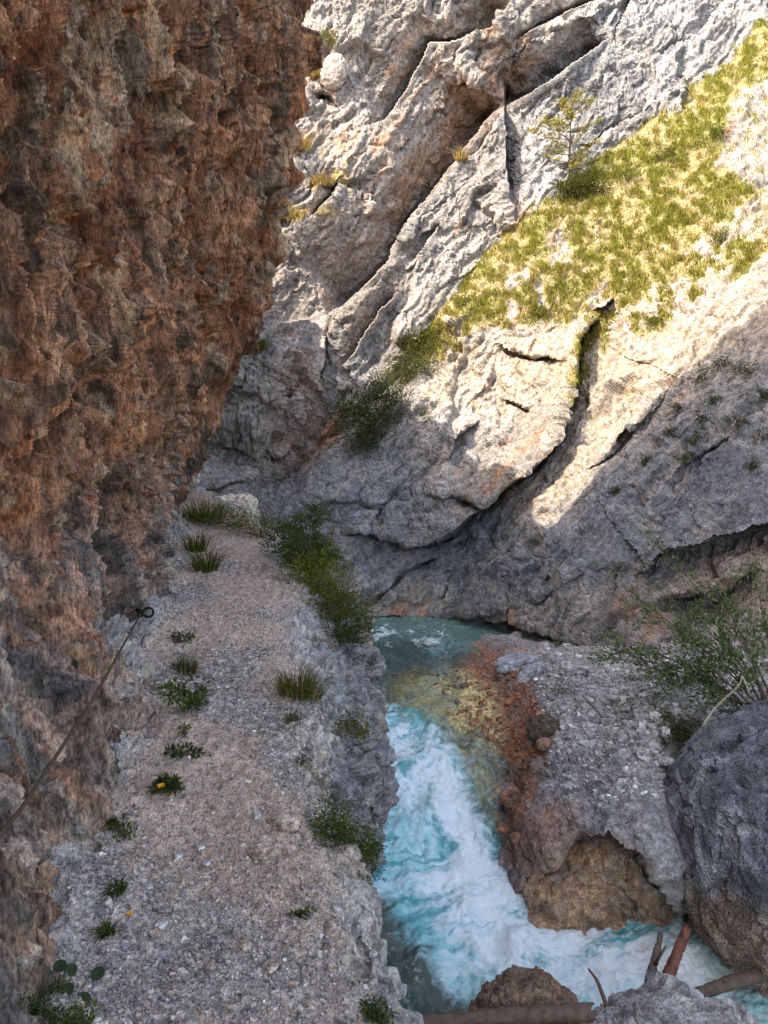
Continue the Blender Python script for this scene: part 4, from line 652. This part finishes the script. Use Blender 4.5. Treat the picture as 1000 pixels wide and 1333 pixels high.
# right edge of the path
tuft('grass_tuft', ledge_at(390,900), 260, .30, .14, OL, 'large olive grass tuft on the right edge of the path', group=gp, third=DRY[0], lean0=(.15,-.1), w=.008)
tuft('grass_tuft', ledge_at(408,908), 120, .20, .10, OL, 'dry trailing grass hanging right of the large olive tuft', group=gp, third=DRY[1], lean0=(.5,-.2))
shrub('leafy_plant', ledge_at(384,936), [(0,0,.03,.08,.07,.045)], 190, .026, DK, 'small dark plant below the large olive tuft', 'plant', gp, 4)
shrub('leafy_plant', ledge_at(398,992), [(0,0,.02,.05,.04,.03)], 80, .022, DK, 'tiny dark plant on the rock rim right of the path middle', 'plant', gp, 3)
shrub('hanging_bush', ledge_at(455,945), [(0,0,.06,.14,.12,.16),(.06,-.04,-.12,.10,.1,.14)], 620, .034, OL, 'olive bush hanging over the rim above the dark overhang', 'bush', gp, 6, .45)
b0 = ledge_at(440,1110); shrub('leafy_bush', b0, [(-.04,0,.20,.15,.15,.16),(.03,-.02,.06,.18,.16,.16),(.06,-.04,-.10,.15,.14,.14),(.17,-.02,-.02,.09,.1,.14)], 4200, .024, GRN, 'largest dense dark green bush on the path rim above the pool', 'bush', gp, 14, .5, sc=.26)
shrub('leafy_plant', ledge_at(396,1190), [(0,0,.02,.055,.03,.03),(.04,-.04,.0,.04,.03,.03)], 260, .018, DK, 'small dark creeping plant on the gravel below the largest bush', 'plant', gp, 4)
shrub('leafy_plant', ledge_at(490,1325), [(0,0,.03,.09,.07,.045)], 420, .022, DK, 'low dark plant at the path rim at the very bottom', 'plant', gp, 5)
# bushes along the outer edge of the far path
ge = 'bushes along the outer edge of the path'
def ebush(x, y, lobes, n, leaf, cols, lb, **k): return shrub('edge_bush', ledge_at(x, y), lobes, n, leaf, cols, lb, 'bush', ge, 8, **k)
tuft('grass_tuft', ledge_at(262,672), 260, .50, .38, OL, 'tall grass at the far bend of the path beside the cliff', group=ge, w=.014)
ebush(300,682, [(0,0,.15,.6,.4,.25),(-.5,.1,.12,.4,.3,.2)], 1600, .06, OL, 'low olive bush in front of the pale cream boulder', narrow=.25)
ebush(342,696, [(0,0,.15,.55,.4,.28)], 1700, .055, OL, 'olive bush right of the cream boulder along the path edge', narrow=.25)
ebush(376,722, [(0,0,.12,.5,.35,.3),(.25,0,.0,.4,.3,.34)], 3200, .07, GRN, 'green bush at the foot of the young pine', narrow=.3)
ebush(410,760, [(0,0,.1,.42,.34,.36),(.2,-.1,-.2,.36,.3,.34)], 4200, .06, YG, 'yellow green bush below the young pine', narrow=.3)
ebush(438,795, [(0,0,.05,.34,.3,.36),(.10,-.1,-.3,.28,.25,.36)], 4600, .055, OL, 'olive bush draped over the rim below the yellow green one', narrow=.3)
ebush(452,830, [(0,0,-.02,.24,.24,.34),(.08,-.05,-.4,.18,.18,.34)], 3600, .05, DK, 'dark bush hanging lowest on the ledge above the stream', narrow=.3)
ebush(424,742, [(0,0,.25,.28,.25,.2)], 700, .05, YG, 'small bright bush right of the young pine trunk', narrow=.3, third=DRY[0], pc=.3)
def conifer(name, base, h, rad, label, whorls, cols, flat=0., npb=26, leaf=.06, group=None, dens=1., low=0.):
    base = np.array(base); t = thing(name, base, label, 'tree', group); tr_ = Bag(); fo = Bag(); lean = RNG.normal(size=2)*.02
    pts = np.array([[lean[0]*h*s, lean[1]*h*s, h*s] for s in np.linspace(0,1,8)]); tr_.tube(pts, np.linspace(.028,.006,8)*h/1.6, 7); tr_.build('trunk', M_STEM, t, None)
    br = Bag()
    for k in range(whorls):
        s = low + (1-low)*(k+.6)/whorls; nb = RNG.integers(4,7); L_ = rad*((1-s)**.7*(1-flat) + flat*(.35+.9*math.sin(min(s,.93)*math.pi*.95)**1.2))*RNG.uniform(.8,1.15)
        for j in range(nb):
            if RNG.random() > dens: continue
            a_ = RNG.uniform(0, 2*np.pi); l = L_*RNG.uniform(.6,1.15); d_ = np.array([math.cos(a_), math.sin(a_), RNG.uniform(-.05,.35)]); p0 = np.array([lean[0]*h*s, lean[1]*h*s, h*s]); p1 = p0+d_*l*.6; p2 = p0+d_*l + np.array([0,0,.12*l])
            br.tube(np.array([p0,p1,p2]), np.array([.006,.004,.002])*h, 4); n = int(npb*max(l/rad,.3)); u = RNG.uniform(.25,1.05,n)[:,None]; P = p0*(1-u)+p2*u + RNG.normal(size=(n,3))*[.06*rad,.06*rad,.04*rad]
            leaves(fo, P, d_[None]*.5 + RNG.normal(size=(n,3))*.7 + [0,0,.3], leaf*RNG.uniform(.7,1.3,n), leaf*.32, pal(n, cols[0], cols[1]))
    br.build('branches', M_STEM, t, None); fo.build('needles', M_LEAF, t, None); return t
conifer('pine_tree', ledge_at(402,752)+[0,.1,0], 1.05, .52, 'young green pine on the outer edge of the far path', 8, ((.035,.055,.016),(.09,.12,.035)), .55, 90, .055, low=.1)
b0 = wall_at(738,246); conifer('pine_tree', b0, 2.85, .95, 'small lone pine with a flat open crown high on the sunny slope', 11, ((.17,.155,.03),(.34,.29,.06)), 1., 80, .105, low=.10, dens=.68)
shrub('mountain_bush', wall_at(752,252), [(0,0,.35,.75,.5,.42),(-.5,0,.25,.4,.4,.35),(.7,0,.15,.35,.4,.3)], 3000, .10, ((.035,.045,.012),(.12,.115,.025)), 'dark green bush at the foot of the small lone pine', 'bush', None, 9, .35)
# bushes on the right wall
gw = 'bushes rooted on the rock wall'
shrub('mountain_bush', wall_at(480,560), [(0,-.2,.3,.95,.6,.95),(.45,-.1,1.1,.8,.6,.7),(-.45,-.2,.6,.65,.5,.6),(.0,-.2,-.45,.6,.5,.6)], 8500, .10, DK, 'largest dark bush hanging on the grey wall left of the grass slope', 'bush', gw, 12, .3)
shrub('mountain_bush', wall_at(520,495), [(0,-.1,.3,.8,.6,.5),(.6,-.1,.7,.7,.5,.5)], 4200, .08, ((.04,.055,.018),(.11,.125,.035)), 'dark bush in the shade just above the largest one', 'bush', gw, 8, .3)
shrub('mountain_bush', wall_at(548,458), [(0,-.1,.3,.75,.6,.45),(.5,0,.6,.5,.4,.4)], 3200, .08, OL, 'olive bush at the lower tip of the grass slope', 'bush', gw, 8, .3)
shrub('mountain_bush', wall_at(553,545), [(0,0,.1,.28,.25,.38)], 420, .06, OL, 'small thin bush right of the largest dark bush', 'bush', gw, 5, .35)
for k, (x, y, r_, lb) in enumerate([(910,548,.20,'dark shrub on the shaded wall, small and left of the dense patch'),(868,560,.16,'dark shrub nearest the sunlit rock edge'),(905,488,.24,'dark shrub at the shade line, upper left of the patch'),(935,475,.22,'dark shrub at the shade line, in the upper middle of the patch'),(965,482,.22,'dark shrub at the shade line, upper right of the patch'),(990,515,.20,'olive shrub by the right edge under the shade line'),(958,555,.22,'round dark shrub alone on the bare shaded wall'),(990,570,.18,'round dark shrub nearest the right edge of the wall'),(902,575,.18,'dark shrub lowest in the patch above the blue rock'),(880,530,.20,'dark shrub on the left border of the patch'),(925,520,.16,'dark shrub in the centre of the patch'),(975,610,.12,'tiny brown shrub over the blue grey rock'),(888,598,.16,'olive shrub under the left border of the patch'),(838,600,.13,'dark moss like shrub beside the lit tongue of rock'),(798,640,.14,'dark shrub low beside the lit tongue of rock')]):
    shrub('wall_shrub', wall_at(x, y), [(0,-.05,.06,r_*1.25,r_*.9,r_)], int(1700*r_), .06, DK if k % 3 else ((.04,.05,.02),(.10,.10,.04)), lb, 'bush', 'dark shrubs on the shaded right wall', 4, .35)
for k, (x, y, r_, lb) in enumerate([(840,112,.28,'small green bush on the grey wall above the grass slope'),(815,235,.34,'round green bush in the grass right of the lone pine'),(930,175,.32,'green bush high in the grass under the bare patch'),(845,420,.18,'ochre bush on the pale rock below the grass'),(700,405,.22,'dark bush at the lower grass edge above the cracked block'),(935,310,.26,'dark bush in the grass near the right edge'),(860,205,.3,'tall green bush at the upper grass edge'),(600,395,.25,'dark bush in the lower left grass')]):
    shrub('slope_bush', wall_at(x, y), [(0,-.05,r_*.5,r_*1.2,r_,r_*.8)], int(2000*r_), .075, ((.07,.085,.018),(.18,.19,.04)), lb, 'bush', 'bushes on the sunny grass slope', 5, .35)
gf = 'plants high on the far cliff'
shrub('cliff_bush', far_at(430,62)+[0,-.1,0], [(0,-.1,.15,.40,.35,.34)], 900, .07, ((.07,.085,.018),(.20,.20,.04)), 'green bush high on the far cliff above a pale boulder', 'bush', gf, 5, .35)
tuft('dry_grass', far_at(413,95)+[0,-.1,-.1], 260, .55, .28, DRY, 'dry orange grass left of the pale boulder on the far cliff', group=gf, w=.025, droop=.9)
tuft('dry_grass', far_at(440,80)+[0,-.1,-.1], 120, .35, .22, DRY, 'dry orange grass under the green cliff bush', group=gf, w=.025, droop=.9)
tuft('dry_grass', far_at(392,190)+[0,-.1,-.1], 240, .5, .42, DRY, 'olive and ochre grass on the far cliff beside the brown overhang', group=gf, w=.025, third=(.15,.16,.03))
tuft('dry_grass', far_at(425,240)+[0,-.1,-.1], 220, .45, .40, DRY, 'ochre grass on a ledge of the far cliff', group=gf, w=.025)
tuft('dry_grass', far_at(378,285)+[0,-.1,-.1], 260, .5, .45, DRY, 'lowest patch of ochre grass on the far cliff', group=gf, w=.025, third=(.15,.16,.03))
tuft('dry_grass', far_at(604,205)+[0,-.1,-.1], 120, .5, .2, DRY, 'thin grass on the upper edge of the pointed rock rib', group=gf, w=.022)
shrub('cliff_bush', far_at(300,515)+[0,-.1,0], [(0,-.1,.05,.3,.25,.3)], 420, .06, GRN, 'small green plant on the left flank of the grey buttress', 'bush', gf, 5, .4)
tuft('dry_grass', far_at(335,452)+[0,-.1,-.1], 220, .5, .4, OL, 'olive grass on the left shoulder of the grey buttress', group=gf, w=.022, third=DRY[0])
# right bank: willow, moss, sparse sprigs
b0 = at(1015,945,10.9); t = thing('willow_bush', b0, 'large loose willow bush leaning in from the right edge', 'bush'); fo = Bag()
for (x, y, d_, r_) in [(985,760,11.2,.030),(930,755,11.8,.026),(885,740,12.2,.024),(835,790,12.6,.022),(800,845,12.8,.020),(850,850,12.2,.020),(905,830,11.6,.022),(820,770,12.6,.02),(780,850,12.9,.018),(830,870,12.4,.018),(870,890,11.8,.018),(1010,790,10.8,.026),(860,770,12.3,.02),(915,790,11.9,.02),(785,815,12.8,.018)]:
    e = at(x, y, d_); m1_ = b0*.55+e*.45 + np.array([.1,0,.12])+RNG.normal(size=3)*.06; P = catmull(np.array([b0+RNG.normal(size=3)*[.10,.1,.03], b0*.8+e*.2+[.06,0,.0], m1_, e]), 14); st = Bag(); st.tube(P, np.linspace(r_,.005,14), 6, (.1,.08,.06)); tws = st
    for k in range(9):
        u = RNG.uniform(.55,1.); p0 = P[int(u*13)]; dr = RNG.normal(size=3)*[.5,.4,.35]+(P[-1]-P[-4])*.8; l = RNG.uniform(.35,.8); p1 = p0+dr*l*.5; p2 = p0+dr*l+[0,0,-.06]; tws.tube(np.array([p0,p1,p2]), [.005,.004,.002], 4)
        n = 34; v_ = RNG.uniform(.15,1.05,n)[:,None]; Pl = p0*(1-v_)+p2*v_+RNG.normal(size=(n,3))*.055; leaves(fo, Pl, RNG.normal(size=(n,3))*.7+dr+[0,0,.1], .095*RNG.uniform(.6,1.2,n), .034*RNG.uniform(.8,1.3,n), pal(n, (.07,.11,.04), (.17,.23,.09), (.22,.26,.12), .12))
    st.build('stem', M_STEM, t, b0, True)
fo.build('foliage', M_LEAF, t, b0)
shrub('moss_cushion', bank_at(882,940), [(0,0,.02,.42,.35,.12),(-.15,-.3,-.05,.3,.3,.12)], 2600, .035, ((.035,.040,.012),(.09,.10,.025)), 'dark green moss patch in the hollow beside the blue grey boulder', 'moss', None, 4, .5)
shrub('sprig', bank_at(730,898), [(0,0,.08,.35,.22,.08)], 260, .045, ((.10,.11,.04),(.2,.2,.08)), 'sparse green sprigs on the rubble below the slabs', 'plant', None, 6, .4)
for (x, y, s_, lb) in [(725,835,.16,'dark fern like plant under the wall overhang left of the willow'),(800,740,.16,'small dark plant in a crack above the willow')]:
    shrub('wall_shrub', wall_at(x, y), [(0,-.1,.05,s_*1.3,s_,s_)], 240, .05, DK, lb, 'bush', None, 4, .4)
# ------------------------------------------------------------------ world, sun, camera
w = bpy.data.worlds.new('World'); bpy.context.scene.world = w; w.use_nodes = True; nt = w.node_tree; nt.nodes.clear()
el = math.asin(S[2]); az = math.atan2(S[0], S[1])
sk = N(nt, 'ShaderNodeTexSky', sky_type='NISHITA'); sk.sun_disc = False; sk.sun_elevation = el; sk.sun_rotation = az; sk.air_density = 1.; sk.dust_density = 3.; sk.ozone_density = .6
bg = N(nt, 'ShaderNodeBackground', Strength=.15); wo = N(nt, 'ShaderNodeOutputWorld'); nt.links.new(sk.outputs[0], bg.inputs[0]); nt.links.new(bg.outputs[0], wo.inputs[0])
sl = bpy.data.lights.new('sun', 'SUN'); sl.energy = 2.0; sl.angle = R(.5); sl.color = (1, .955, .89); so = bpy.data.objects.new('sun', sl); C.objects.link(so)
from mathutils import Vector
so.rotation_euler = Vector(S).to_track_quat('Z', 'Y').to_euler(); so.location = (-30, -20, 50)
cd = bpy.data.cameras.new('camera'); cam = bpy.data.objects.new('camera', cd); C.objects.link(cam); bpy.context.scene.camera = cam
cam.location = (0, 0, CAMZ); cam.rotation_euler = (R(90)-PITCH, 0, 0); cd.sensor_fit = 'VERTICAL'; cd.sensor_height = 36; cd.lens = 36*F/1333.; cd.clip_start = .05; cd.clip_end = 500
sc = bpy.context.scene; sc.view_settings.view_transform = 'Standard'; sc.view_settings.look = 'None'; sc.view_settings.exposure = 2.2; sc.view_settings.use_white_balance = True; sc.view_settings.white_balance_temperature = 7450; sc.view_settings.gamma = 1
sc.cycles.use_denoising = True; sc.cycles.denoiser = 'OPENIMAGEDENOISE'; sc.cycles.denoising_input_passes = 'RGB_ALBEDO_NORMAL'; sc.cycles.denoising_prefilter = 'ACCURATE'; sc.cycles.max_bounces = 6; sc.cycles.diffuse_bounces = 2; sc.cycles.transparent_max_bounces = 8
